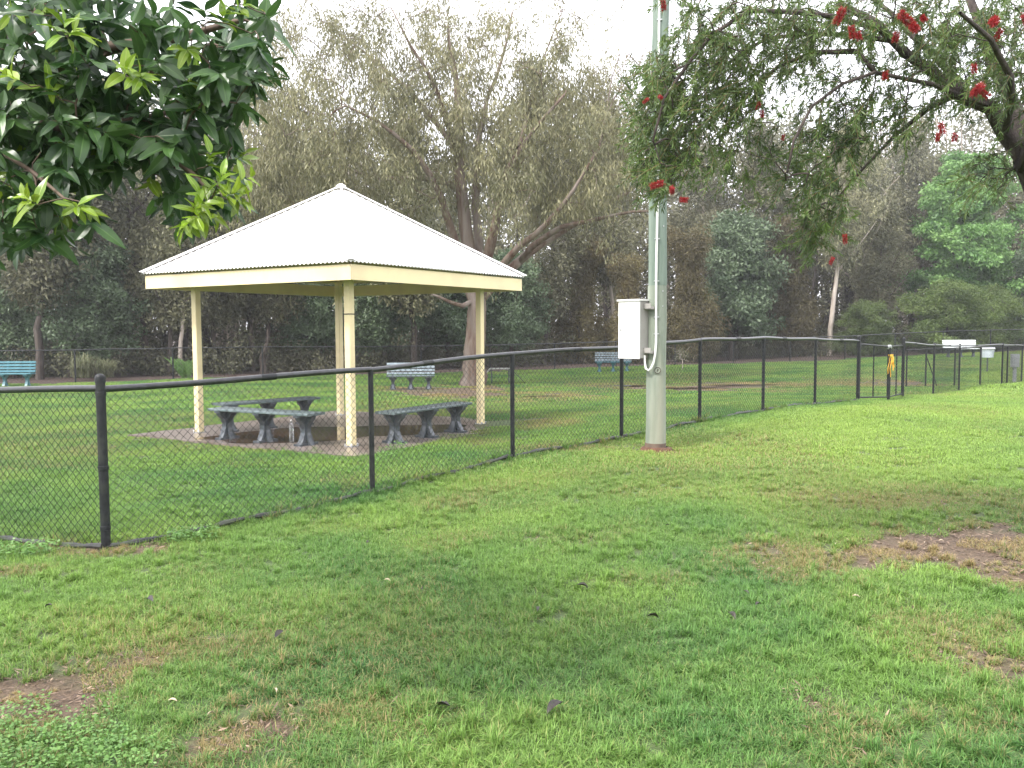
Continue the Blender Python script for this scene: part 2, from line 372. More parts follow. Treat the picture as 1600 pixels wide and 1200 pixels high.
def ground_material():
    m = bpy.data.materials.new('lawn_soil'); m.use_nodes = True
    N, L = m.node_tree.nodes, m.node_tree.links; N.clear()
    out = N.new('ShaderNodeOutputMaterial'); b = N.new('ShaderNodeBsdfPrincipled')
    g = N.new('ShaderNodeNewGeometry'); P = g.outputs['Position']
    def noise(s, d=6):
        n = N.new('ShaderNodeTexNoise'); n.inputs['Scale'].default_value = s; n.inputs['Detail'].default_value = d; L.new(P, n.inputs['Vector']); return n.outputs['Fac']
    def ramp(f, a, ca, b_, cb):
        r = N.new('ShaderNodeValToRGB'); r.color_ramp.elements[0].position = a; r.color_ramp.elements[0].color = (*ca, 1)
        r.color_ramp.elements[1].position = b_; r.color_ramp.elements[1].color = (*cb, 1); L.new(f, r.inputs['Fac']); return r.outputs['Color']
    def mix(f, a, b_):
        x = N.new('ShaderNodeMixRGB'); L.new(f, x.inputs['Fac']); L.new(a, x.inputs['Color1']); L.new(b_, x.inputs['Color2']); return x.outputs['Color']
    def attr(n):
        a = N.new('ShaderNodeAttribute'); a.attribute_name = n; return a.outputs['Fac']
    grass = mix(ramp(noise(.5, 4), .4, (0, 0, 0), .65, (1, 1, 1)), ramp(noise(30), .3, (.03, .06, .015), .7, (.075, .12, .03)), ramp(noise(25), .3, (.04, .06, .018), .7, (.10, .12, .04)))
    soil = mix(ramp(noise(3, 5), .4, (0, 0, 0), .65, (1, 1, 1)), ramp(noise(40), .3, (.048, .030, .016), .7, (.11, .070, .040)), ramp(noise(70), .35, (.065, .045, .025), .65, (.15, .105, .06)))
    lit = ramp(noise(9), .3, (.030, .018, .014), .7, (.085, .055, .042))
    c = mix(attr('dirt'), grass, soil); c = mix(attr('forest'), c, lit)
    L.new(c, b.inputs['Base Color'])
    b.inputs['Roughness'].default_value = .8
    bp = N.new('ShaderNodeBump'); bp.inputs['Strength'].default_value = .8; bp.inputs['Distance'].default_value = .02
    L.new(noise(60, 8), bp.inputs['Height']); L.new(bp.outputs['Normal'], b.inputs['Normal'])
    L.new(b.outputs['BSDF'], out.inputs['Surface'])
    return m
M['ground'] = ground_material()

def grass_material(name, dark, light, dry):
    m = bpy.data.materials.new(name); m.use_nodes = True
    N, L = m.node_tree.nodes, m.node_tree.links; N.clear()
    out = N.new('ShaderNodeOutputMaterial'); b = N.new('ShaderNodeBsdfPrincipled'); b.inputs['Roughness'].default_value = .5
    b.inputs['Specular IOR Level'].default_value = .35
    g = N.new('ShaderNodeNewGeometry')
    n1 = N.new('ShaderNodeTexNoise'); n1.inputs['Scale'].default_value = .55; n1.inputs['Detail'].default_value = 5; L.new(g.outputs['Position'], n1.inputs['Vector'])
    r1 = N.new('ShaderNodeValToRGB'); r1.color_ramp.elements[0].position = .36; r1.color_ramp.elements[0].color = (*dark, 1)
    r1.color_ramp.elements[1].position = .64; r1.color_ramp.elements[1].color = (*light, 1); L.new(n1.outputs['Fac'], r1.inputs['Fac'])
    # each blade its own shade
    a = N.new('ShaderNodeAttribute'); a.attribute_name = 'tint'
    hs = N.new('ShaderNodeHueSaturation'); mr = N.new('ShaderNodeMapRange'); mr.inputs['To Min'].default_value = .55; mr.inputs['To Max'].default_value = 1.45
    lu = N.new('ShaderNodeAttribute'); lu.attribute_type = 'INSTANCER'; lu.attribute_name = 'lush'
    lm_ = N.new('ShaderNodeMath'); lm_.operation = 'MULTIPLY'; lm_.inputs[1].default_value = .7; L.new(lu.outputs['Fac'], lm_.inputs[0])
    lx = N.new('ShaderNodeMixRGB'); L.new(lm_.outputs[0], lx.inputs['Fac']); L.new(r1.outputs['Color'], lx.inputs['Color1']); lx.inputs['Color2'].default_value = (.30, .42, .085, 1)
    L.new(a.outputs['Fac'], mr.inputs['Value']); L.new(mr.outputs['Result'], hs.inputs['Value']); L.new(lx.outputs['Color'], hs.inputs['Color'])
    i = N.new('ShaderNodeAttribute'); i.attribute_type = 'INSTANCER'; i.attribute_name = 'dry'
    # dryness also picks single blades
    ad = N.new('ShaderNodeMath'); ad.operation = 'ADD'; L.new(i.outputs['Fac'], ad.inputs[0]); L.new(a.outputs['Fac'], ad.inputs[1])
    gt = N.new('ShaderNodeMapRange'); gt.inputs['From Min'].default_value = .92; gt.inputs['From Max'].default_value = 1.15; L.new(ad.outputs[0], gt.inputs['Value'])
    mx_ = N.new('ShaderNodeMixRGB'); L.new(gt.outputs['Result'], mx_.inputs['Fac']); L.new(hs.outputs['Color'], mx_.inputs['Color1']); mx_.inputs['Color2'].default_value = (*dry, 1)
    L.new(mx_.outputs['Color'], b.inputs['Base Color'])
    tr_ = N.new('ShaderNodeBsdfTranslucent'); L.new(mx_.outputs['Color'], tr_.inputs['Color'])
    ms = N.new('ShaderNodeMixShader'); ms.inputs['Fac'].default_value = .35
    L.new(b.outputs['BSDF'], ms.inputs[1]); L.new(tr_.outputs['BSDF'], ms.inputs[2]); L.new(ms.outputs['Shader'], out.inputs['Surface'])
    return m
M['grass'] = grass_material('grass_blade', (.088, .212, .052), (.215, .345, .068), (.36, .28, .13))

# ------------------------------------------------------------------ ground sheet
def axis(lo, hi, fine_lo, fine_hi, step, growth):
    a = list(np.arange(fine_lo, fine_hi, step)); s = step; v = a[-1]
    while v < hi: s *= growth; v += s; a.append(min(v, hi))
    s = step; v = a[0]; b = []
    while v > lo: s *= growth; v -= s; b.append(max(v, lo))
    return np.array(b[::-1] + a)
xs = axis(-400, 400, -7, 10, .11, 1.07); ys = axis(-120, 500, 2.2, 12, .11, 1.028)
GX, GY = np.meshgrid(xs, ys)
GZ = gz(GX, GY)
nx, ny = len(xs), len(ys)
idx = np.arange(nx * ny).reshape(ny, nx)
Q = np.stack([idx[:-1, :-1], idx[:-1, 1:], idx[1:, 1:], idx[1:, :-1]], -1).reshape(-1, 4)
dv = dirt(GX, GY); fv = np.clip((GY - fence_y(GX) + .3) / .8 + (vnoise(GX, GY, 1.2, 5) - .5) * .8, 0, 1)
gm = mesh('ground', np.stack([GX, GY, GZ], -1).reshape(-1, 3), Q, True, [M['ground']], attrs={'dirt': ('POINT', dv.ravel()), 'forest': ('POINT', fv.ravel())})
link('ground', gm, kind='structure', label='green park lawn with bare brown patches running to the woodland edge')

# ------------------------------------------------------------------ scatter (geometry nodes), only for grass and litter
def scatter(name, pts, rot, scl, idx_, dry, coll, lush=None, **k):
    m = bpy.data.meshes.new(name); m.vertices.add(len(pts)); m.vertices.foreach_set('co', np.asarray(pts, np.float32).ravel())
    a = m.attributes.new('rot', 'FLOAT_VECTOR', 'POINT'); a.data.foreach_set('vector', np.asarray(rot, np.float32).ravel())
    a = m.attributes.new('scl', 'FLOAT', 'POINT'); a.data.foreach_set('value', np.asarray(scl, np.float32))
    a = m.attributes.new('idx', 'INT', 'POINT'); a.data.foreach_set('value', np.asarray(idx_, np.int32))
    a = m.attributes.new('dry', 'FLOAT', 'POINT'); a.data.foreach_set('value', np.asarray(dry, np.float32))
    a = m.attributes.new('lush', 'FLOAT', 'POINT'); a.data.foreach_set('value', np.asarray(lush if lush is not None else np.zeros(len(pts)), np.float32))
    o = link(name, m, **k)
    ng = bpy.data.node_groups.new(name + '_nodes', 'GeometryNodeTree')
    ng.interface.new_socket('Geometry', in_out='INPUT', socket_type='NodeSocketGeometry')
    ng.interface.new_socket('Geometry', in_out='OUTPUT', socket_type='NodeSocketGeometry')
    N, L = ng.nodes, ng.links
    gi, go = N.new('NodeGroupInput'), N.new('NodeGroupOutput')
    ip = N.new('GeometryNodeInstanceOnPoints'); ci = N.new('GeometryNodeCollectionInfo')
    ci.inputs['Collection'].default_value = coll; ci.inputs['Separate Children'].default_value = True; ci.inputs['Reset Children'].default_value = True
    def na(n, t):
        x = N.new('GeometryNodeInputNamedAttribute'); x.data_type = t; x.inputs['Name'].default_value = n
        return [s for s in x.outputs if s.enabled and s.name == 'Attribute'][0]
    L.new(gi.outputs[0], ip.inputs['Points']); L.new(ci.outputs[0], ip.inputs['Instance']); ip.inputs['Pick Instance'].default_value = True
    L.new(na('idx', 'INT'), ip.inputs['Instance Index']); L.new(na('rot', 'FLOAT_VECTOR'), ip.inputs['Rotation']); L.new(na('scl', 'FLOAT'), ip.inputs['Scale'])
    L.new(ip.outputs[0], go.inputs[0])
    md = o.modifiers.new('scatter', 'NODES'); md.node_group = ng
    return o
def blades(n, size, lmin, lmax, w, lean, rng, clump=0):
    px_ = rng.uniform(-size / 2, size / 2, n); py_ = rng.uniform(-size / 2, size / 2, n)
    if clump:
        cx = rng.uniform(-size / 2, size / 2, clump); cy = rng.uniform(-size / 2, size / 2, clump); w_ = rng.integers(0, clump, n)
        px_ = cx[w_] + rng.normal(0, size * .035, n); py_ = cy[w_] + rng.normal(0, size * .035, n)
    a = rng.uniform(0, 2 * np.pi, n); le = rng.uniform(lmin, lmax, n); ln = np.abs(rng.normal(lean, .35, n))
    ln = np.clip(ln, .05, 1.35); d = np.stack([np.cos(a), np.sin(a)], 1)
    s = np.stack([-d[:, 1], d[:, 0]], 1) * (w * rng.uniform(.6, 1.3, n))[:, None] / 2
    def pt(t, bend): return np.stack([px_ + d[:, 0] * le * t * np.sin(ln * bend), py_ + d[:, 1] * le * t * np.sin(ln * bend), le * t * np.cos(ln * bend)], 1)
    b0 = pt(0, 0); b1 = pt(.55, .7); b2 = pt(1, 1.15)
    S = np.concatenate([s, np.zeros((n, 1))], 1)
    V = np.stack([b0 - S, b0 + S, b1 + S * .8, b1 - S * .8, b2], 1)
    k = np.arange(n) * 5
    T = np.concatenate([np.stack([k, k + 1, k + 2], 1), np.stack([k, k + 2, k + 3], 1), np.stack([k + 3, k + 2, k + 4], 1)])
    t = np.repeat(rng.uniform(0, 1, n), 5)
    return V.reshape(-1, 3), T, t
def blade_coll(name, specs):
    c = bpy.data.collections.new(name)
    for i, (n, size, lo, hi, w, lean, cl) in enumerate(specs):
        V, T, t = blades(n, size, lo, hi, w, lean, np.random.default_rng(100 + i + len(name)), cl)
        m = mesh('grass_patch', V, T, False, [M['grass']], attrs={'tint': ('POINT', t)})
        o = bpy.data.objects.new('%s_%02d' % (name, i), m); c.objects.link(o)
    return c
slab_c = np.array([-2.74, 14.1]); TH = 1.013
def on_slab(x, y, h=2.25):
    dx, dy = x - slab_c[0], y - slab_c[1]; a = dx * math.cos(TH) + dy * math.sin(TH); b = -dx * math.sin(TH) + dy * math.cos(TH)
    return (np.abs(a) < h) & (np.abs(b) < h)
def slopes(x, y):
    e = .15; return (gz(x + e, y) - gz(x - e, y)) / (2 * e), (gz(x, y + e) - gz(x, y - e)) / (2 * e)
def lay(name, coll, y0, y1, cell, nvar, half_w, rng, smin=.85, smax=1.25, thin=.84, label=''):
    ny_ = int((y1 - y0) / cell); X = []; Y = []
    for j in range(ny_):
        yy = y0 + (j + .5) * cell; hw = half_w(yy); nx_ = int(2 * hw / cell)
        X.append(-hw + (np.arange(nx_) + .5) * cell); Y.append(np.full(nx_, yy))
    x = np.concatenate(X); y = np.concatenate(Y)
    x = x + rng.uniform(-.5, .5, len(x)) * cell; y = y + rng.uniform(-.5, .5, len(y)) * cell
    d = dirt(x, y); keep = (rng.uniform(0, 1, len(x)) > np.clip((d - .35) / .65, 0, 1) * thin) & ~on_slab(x, y) & (y < fence_y(x) - .1)
    x, y, d = x[keep], y[keep], d[keep]
    sx, sy = slopes(x, y)
    rot = np.stack([sy, -sx, rng.uniform(0, 0.0001, len(x))], 1)
    rz = rng.integers(0, 4, len(x)) * (np.pi / 2) + rng.uniform(-.4, .4, len(x)); rot[:, 2] = rz
    # tilt must be given in the turned frame: small angles, so build the euler from a matrix
    e = []
    for i in range(len(x)):
        q = Vector((-sx[i], -sy[i], 1)).to_track_quat('Z', 'Y').to_matrix() @ Matrix.Rotation(rz[i], 3, 'Z'); e.append(tuple(q.to_euler()))
    n = vnoise(x, y, .8, 7) * .6 + vnoise(x, y, 2.7, 8) * .4
    s = rng.uniform(smin, smax, len(x)) * (.72 + .55 * n) * (1 - .35 * d)
    dry = np.clip(.07 + d * .85 + (vnoise(x, y, .45, 9) - .5) * .35 + (vnoise(x, y, 1.9, 10) - .5) * .25, 0, 1)
    fxx = np.interp(y, [at(*p)[1] for p in POSTS] + [40], [at(*p)[0] for p in POSTS] + [22])
    lush = np.clip((x - fxx) / 1.2, 0, 1) * np.clip((y - 5.5) / 5, 0, 1) * np.clip(.45 + .9 * vnoise(x, y, .35, 12), 0, 1)
    return scatter(name, np.stack([x, y, gz(x, y) - .004], 1), np.array(e), s, rng.integers(0, nvar, len(x)), dry, coll, lush=lush, kind='stuff', label=label)
cn_ = blade_coll('near', [(900, .30, .02, .06, .0034, .8, 0), (950, .30, .02, .055, .0032, .95, 0), (850, .30, .025, .075, .0034, .75, 14), (900, .30, .02, .06, .003, 1.0, 10), (900, .30, .02, .05, .0034, .85, 0), (800, .3, .03, .085, .0036, .7, 9)])
cm_ = blade_coll('mid', [(1500, .6, .025, .055, .0065, .75, 0), (1500, .6, .025, .05, .0065, .9, 0), (1400, .6, .025, .065, .0065, .7, 22), (1500, .6, .02, .05, .006, .8, 0)])
cf_ = blade_coll('wide', [(1800, 1.3, .03, .06, .016, .7, 0), (1800, 1.3, .03, .055, .016, .8, 0), (1700, 1.3, .03, .075, .015, .6, 30)])
lay('lawn_grass', cn_, 2.3, 9.0, .165, 6, lambda y: .62 * y + 3.0, np.random.default_rng(1), label='short messy green grass of the near lawn')
lay('lawn_grass', cm_, 9.0, 20.0, .34, 4, lambda y: .62 * y + 3.5, np.random.default_rng(2), label='short green grass along and behind the near fence')
lay('lawn_grass', cf_, 20.0, 50.0, .78, 3, lambda y: .64 * y + 5, np.random.default_rng(3), label='mown grass of the far field')

# ------------------------------------------------------------------ chain-link fence
def zigzag_mesh(a, b, h, base=.03, dia=.0042, cell=.07, sides=3):
    """woven wire between ground points a and b (3-vectors), height h"""
    a = np.array(a, float); b = np.array(b, float); L_ = np.linalg.norm((b - a)[:2]); nc = max(2, int(round(2 * L_ / cell))); cw = 1.0 / nc
    nr = max(2, int(round((h - base) / cell * 1.0))); rows = 2 * nr
    t = (b - a) / L_; nrm = np.array([-t[1], t[0], 0]); nrm /= np.linalg.norm(nrm)
    V = []; Fq = []; k = 0; ang = 2 * np.pi * np.arange(sides) / sides
    jit = np.random.default_rng(int(abs(a[0] * 1000)) + 3)
    for i in range(nc):
        # wire i zigzags between column i-.5 and i+.5
        j = np.arange(rows + 1)
        uu = (i + .5 + np.where((j + i) % 2 == 0, -.5, .5)) * cw
        zz = base + (h - base) * j / rows
        P = a[None] + (b - a)[None] * uu[:, None]; P = P + np.array([0, 0, 1.0])[None] * zz[:, None]
        sag = .006 * np.sin(uu * 9 + a[0]) ; P = P + nrm[None] * (np.where(j % 2 == 0, .0025, -.0025) + sag)[:, None]
        d1 = np.array([0, 0, 1.0]); 
        ring = dia / 2 * 1.15 * (np.cos(ang)[:, None] * t[None] + np.sin(ang)[:, None] * nrm[None])
        W = (P[:, None, :] + ring[None]).reshape(-1, 3); V.append(W)
        q = np.arange(rows)[:, None] * sides + np.arange(sides)[None]; q2 = np.arange(rows)[:, None] * sides + (np.arange(sides)[None] + 1) % sides
        Fq.append(np.stack([q, q2, q2 + sides, q + sides], -1).reshape(-1, 4) + k); k += len(W)
    return np.concatenate(V), np.concatenate(Fq)
def fence_run(root, pts, h, tall=(), post_r=.025, rail_r=.022, sides=3, dia=.0042, cell=.07, bottom=True, rail_drop=0.0, cap_all=False, corner_r=.033, first_post=True, last_post=True, mat_post='black'):
    pts = [np.array(p, float) for p in pts]
    for i, p in enumerate(pts):
        if (i == 0 and not first_post) or (i == len(pts) - 1 and not last_post): continue
        mb = MB(); big = i in tall
        r = corner_r if big else post_r; top = h + .08 if big else h - .01
        mb.lathe((p[0], p[1], p[2] - .25), [(r, 0), (r, .25 + top)], 14)
        o = mb.build('post', M[mat_post], root, True)
        c = MB()
        if big or cap_all:
            z = top if big else h + .02
            c.lathe((p[0], p[1], p[2] + z), [(r * 1.12, -.03), (r * 1.12, .002), (r * 1.0, .02), (r * .55, .032), (r * .2, .035)], 14)
        else:
            c.lathe((p[0], p[1], p[2] + h - .045), [(r * 1.1, 0), (r * 1.12, .03), (r * 1.0, .045), (r * .4, .05)], 12)
        c.build('post_cap', M[mat_post], o, True)
        if big:
            for zz in (h - .05, h * .5, .15):
                c = MB(); c.lathe((p[0], p[1], p[2] + zz), [(r * 1.0, 0), (r * 1.12, .003), (r * 1.12, .03), (r * 1.0, .033)], 14)
                c.build('post_clamp', M[mat_post], o, True)
    for i in range(len(pts) - 1):
        a, b = pts[i], pts[i + 1]; n = 9
        rr = np.random.default_rng(i + 7)
        P = [a + (b - a) * t + np.array([0, 0, h + rail_drop + .006 * math.sin(t * math.pi * 2 + i)]) for t in np.linspace(0, 1, n)]
        MB().tube(P, rail_r, 10).build('top_rail', M['rail'], root, True)
        t = (b - a) / np.linalg.norm(b - a)
        mb = MB(); mid = a + (b - a) * (.36 + .2 * (i % 2)); mid[2] += h + rail_drop
        mb.tube([mid - t * .07, mid + t * .07], rail_r * 1.13, 10); mb.build('rail_sleeve', M[mat_post], root, True)
        # mesh follows the ground: one panel split in two so that it hugs the slope
        V, Q_ = zigzag_mesh(a, b, h - .01 + rail_drop, .02, dia, cell, sides)
        # ties
        link('chain_link_mesh', mesh('chain_link_mesh', V, Q_, True, [M['wire']]), root)
        if bottom:
            P = []
            for s in np.linspace(0, 1, 22):
                q = a + (b - a) * s; off = .012 * math.sin(s * 17 + i * 3)
                P.append([q[0] + off, q[1] - abs(off) - .01, gz1(q[0], q[1]) + .028 + .012 * math.sin(s * 11 + i)])
            MB().tube(P, [.021 + .007 * math.sin(j * 2.1 + i) for j in range(22)], 8).build('bottom_rail', M['skirt'], root, True)
H_F = 1.2
post_pts = [at(*p) for p in POSTS]
for p in post_pts: p[2] = gz1(p[0], p[1])
left_pts = [np.array([p[0], p[1], gz1(p[0], p[1])]) for p in [(-9.6, 9.0), (-7.4, 8.1), (-5.2, 7.22)]] + [post_pts[0]]
near = empty('chain_link_fence', post_pts[0], 0, label='black chain-link fence crossing the lawn from bottom left past the timber pole', cat='fence')
near.location = (0, 0, 0)
fence_run(near, left_pts + post_pts[1:], H_F, tall=(3, 10), dia=.0050, rail_r=.026, post_r=.0255, corner_r=.034)

gate_pts = [at(*p) for p in GATE]; run_pts = [at(*p) for p in RUN]
for p in gate_pts + run_pts: p[2] = gz1(p[0], p[1])
def gate(a, b, h, label, diag=False):
    a = np.array(a, float); b = np.array(b, float); t = (b - a) / np.linalg.norm(b - a)
    a = a + t * .06; b = b - t * .06; L_ = np.linalg.norm(b - a)
    g = empty('gate', (0, 0, 0), label=label, cat='gate')
    r = .08; prof = []
    def P(u, z): q = a + t * u; return [q[0], q[1], q[2] + z]
    pts = [P(0, .08), P(0, h - r)] + [P(r - r * math.cos(x), h - r + r * math.sin(x)) for x in np.linspace(0.3, math.pi / 2, 5)] + \
          [P(L_ - r + r * math.sin(x), h - r + r * math.cos(x)) for x in np.linspace(0, math.pi / 2, 5)] + [P(L_, h - r), P(L_, .08), P(0, .08)]
    MB().tube(pts, .019, 8).build('gate_frame', M['black'], g, True)
    MB().tube([P(L_ * .48, .08), P(L_ * .48, h)], .014, 8).build('middle_bar', M['black'], g, True)
    V, Q_ = zigzag_mesh(P(.01, 0), P(L_ - .01, 0), h - .02, .1, .0042, .07)
    link('chain_link_mesh', mesh('chain_link_mesh', V, Q_, True, [M['wire']]), g)
    m = MB(); q = P(L_ - .02, h * .97); m.lathe((q[0], q[1], q[2] - .02), [(.015, 0), (.028, .02), (.028, .04), (.01, .055)], 10); m.build('latch', M['steel'], g, True)
    for z in (.25, .9):
        m = MB(); q = P(-.03, z); m.lathe(q, [(.028, 0), (.028, .06)], 10); m.build('hinge', M['black'], g, True)
    return g
gate(post_pts[-1], gate_pts[0], 1.14, 'black chain-link gate with a rounded top beside the end post of the long fence')
gate(gate_pts[1], gate_pts[0], 1.14, 'narrow black chain-link gate standing half turned right of the yellow ribbons')
lane = empty('chain_link_fence', (0, 0, 0), label='black chain-link fence running from the double gates to the right edge behind the lawn', cat='fence')
extra = [np.array([p[0], p[1], gz1(p[0], p[1])]) for p in [(19.2, 30.4), (22, 33)]]
fence_run(lane, [gate_pts[1]] + run_pts + extra, 1.2, tall=(0,), post_r=.024, rail_r=.021, cell=.08, sides=3, dia=.0046, bottom=False, cap_all=True)
gp = empty('gate_post', (0, 0, 0), label='black gate post with pale latch between the two gates', cat='post')
m = MB(); p = gate_pts[0]; m.lathe((p[0], p[1], p[2] - .2), [(.03, 0), (.03, 1.36)], 12); m.build('post', M['black'], gp, True)
m = MB(); m.lathe((p[0], p[1], p[2] + 1.12), [(.034, 0), (.042, .02), (.042, .04), (.02, .06)], 12); m.build('post_cap', M['steel'], gp, True)
inner = empty('chain_link_fence', (0, 0, 0), label='inner black chain-link fence of the entry pen behind the gates', cat='fence')
ip = [at(1416, 601, 26.5), at(1446, 603, 25.6), at(1491, 605, 25.4), at(1531, 606, 25.0), at(1573, 604, 25.3)]
for p in ip: p[2] = gz1(p[0], p[1])
fence_run(inner, ip, 1.15, post_r=.024, rail_r=.02, cell=.08, sides=3, dia=.0046, bottom=True)
MB().tube([ip[1] + [-.0, 0, .95], ip[1] + [.35, .02, .05]], .015, 8).build('brace', M['black'], inner, True)

# yellow ribbons on the gate post
yr = empty('ribbon_streamer', gate_pts[0] + np.array([0, -.04, .98]), label='bunch of yellow and orange ribbons tied to the gate post', cat='ribbon')
rr = np.random.default_rng(4)
for i in range(6):
    L_ = rr.uniform(.14, .5); x0 = rr.uniform(-.045, .04); ph = rr.uniform(0, 6)
    V = []; 
    for j in range(9):
        z = -L_ * j / 8; w = .009; xx = x0 * (1 + j * .12) + .018 * math.sin(j * 1.1 + ph); yy = -.035 + .02 * math.cos(j * .9 + ph)
        V += [(xx - w, yy, z), (xx + w, yy + .012 * math.sin(j + ph), z)]
    link('ribbon', mesh('ribbon', V, [(2 * j, 2 * j + 1, 2 * j + 3, 2 * j + 2) for j in range(8)], True, [M['yellow']]), yr)

# far boundary fence
far = empty('chain_link_fence', (0, 0, 0), label='long thin black boundary fence along the foot of the woodland', cat='fence')
fx = np.arange(-34, 44, 3.0)
fpts = [np.array([x, float(fence_y(x)), gz1(x, float(fence_y(x)))]) for x in fx]
fence_run(far, fpts, 1.22, post_r=.03, rail_r=.021, cell=.14, sides=3, dia=.0085, bottom=False)

# ------------------------------------------------------------------ picnic shelter
sx_ = np.array([math.cos(TH), math.sin(TH)]); sy_ = np.array([-math.sin(TH), math.cos(TH)])
slabm = MB()
HS = 2.3; nseg = 14; out = []
rr = np.random.default_rng(8)
for k in range(4):
    c0 = [(-1, -1), (1, -1), (1, 1), (-1, 1)][k]; c1 = [(1, -1), (1, 1), (-1, 1), (-1, -1)][k]
    for j in range(nseg):
        t = j / nseg; u = c0[0] * (1 - t) + c1[0] * t; v = c0[1] * (1 - t) + c1[1] * t
        f = HS + rr.uniform(-.05, .05); out.append((u * f, v * f))
zt = .035
V = [(0, 0, zt)] + [(a, b, zt) for a, b in out] + [(a * 1.01, b * 1.01, -.25) for a, b in out]
n = len(out); Fc = [(0, 1 + i, 1 + (i + 1) % n) for i in range(n)] + [(1 + i, 1 + n + i, 1 + n + (i + 1) % n, 1 + (i + 1) % n) for i in range(n)]
sl_o = link('pavement', mesh('pavement', V, Fc, False, [M['conc']]), kind='structure', label='pinkish concrete slab under the picnic shelter')
sl_o.location = (slab_c[0], slab_c[1], 0); sl_o.rotation_euler = (0, 0, TH)
def blob(name, cx, cy, z, rx, ry, mat_, rot=0, seed=1, rough=.25, n=40, follow=False, **k):
    r_ = np.random.default_rng(seed); ph = r_.uniform(0, 6, 5); V = [(cx, cy, z)]
    for i in range(n):
        a = 2 * math.pi * i / n; q = 1 + rough * (math.sin(2 * a + ph[0]) * .5 + math.sin(3 * a + ph[1]) * .4 + math.sin(5 * a + ph[2]) * .3 + math.sin(9 * a + ph[3]) * .2)
        x = rx * q * math.cos(a); y = ry * q * math.sin(a)
        V.append((cx + x * math.cos(rot) - y * math.sin(rot), cy + x * math.sin(rot) + y * math.cos(rot), z))
    return link(name, mesh(name, V, [(0, 1 + i, 1 + (i + 1) % n) for i in range(n)], True, [mat_]), **k)
M['water'] = mat('muddy_water', (.045, .028, .018), .06, (.08, .05, .035), 1.2, bump=.03, bscale=6, spec=.6)
blob('puddle', -2.75, 13.45, zt + .004, 1.9, .95, M['water'], .25, 3, kind='structure', label='brown rain puddle lying on the shelter slab')
for i, (px, py, w, d) in enumerate([(1065, 608, 1.2, .16), (985, 604, .8, .09), (1155, 603, 1.1, .10), (850, 621, .6, .07)]):
    c = ground(px, py); z = gz1(c[0], c[1]) + .035
    blob('puddle', c[0], c[1], z, w, d * 2.2, M['water'], .1, 20 + i, .35, kind='structure',
         label='shallow puddle lying in the muddy strip of the far field')

sh = empty('picnic_shelter', (slab_c[0], slab_c[1], 0), TH, label='square open picnic shelter with white hipped corrugated roof and cream posts', cat='shelter')
ZB, FA, AP, E, S_ = 2.29, .20, 1.41, 2.117, 1.60
for (a, b) in ((-1, -1), (1, -1), (1, 1), (-1, 1)):
    m = MB(); zt_ = ZB + FA + (E - S_) / E * AP - .06
    m.box((a * S_, b * S_, zt / 2 + (zt_) / 2), (.105, .105, zt_ - zt + 0), bev=.008)
    po = m.build('post', M['cream'], sh)
    m = MB(); m.box((a * S_, b * S_, zt + .008), (.14, .14, .012))
    for (u, v) in ((-1, -1), (1, 1), (1, -1), (-1, 1)): m.lathe((a * S_ + u * .061, b * S_ + v * .061, zt + .0145), [(.012, 0), (.012, .018), (.006, .028)], 6)
    m.build('base_plate', M['steel'], po)
m = MB()
zb_ = 1.86
for (cx, cy, dx, dy) in ((-S_ - .0555, -S_, .004, .112), (-S_ + .0555, -S_, .004, .112), (-S_, -S_ - .0555, .107, .004), (-S_, -S_ + .0555, .107, .004)): m.box((cx, cy, zb_), (dx, dy, .014))
m.build('strap_band', M['black'], sh)
# fascia boards, mitred
for k in range(4):
    Rk = Matrix.Rotation(k * math.pi / 2, 4, 'Z')
    o_, i_ = E, E - .035; g = .0015
    V = [(-o_ + g, -o_, ZB), (o_ - g, -o_, ZB), (i_ - g, -i_, ZB), (-i_ + g, -i_, ZB), (-o_ + g, -o_, ZB + FA), (o_ - g, -o_, ZB + FA), (i_ - g, -i_, ZB + FA), (-i_ + g, -i_, ZB + FA)]
    V = [tuple(Rk @ Vector(v)) for v in V]
    link('fascia_board', mesh('fascia_board', V, [(0, 3, 2, 1), (4, 5, 6, 7), (0, 1, 5, 4), (1, 2, 6, 5), (2, 3, 7, 6), (3, 0, 4, 7)], False, [M['cream']]), sh)
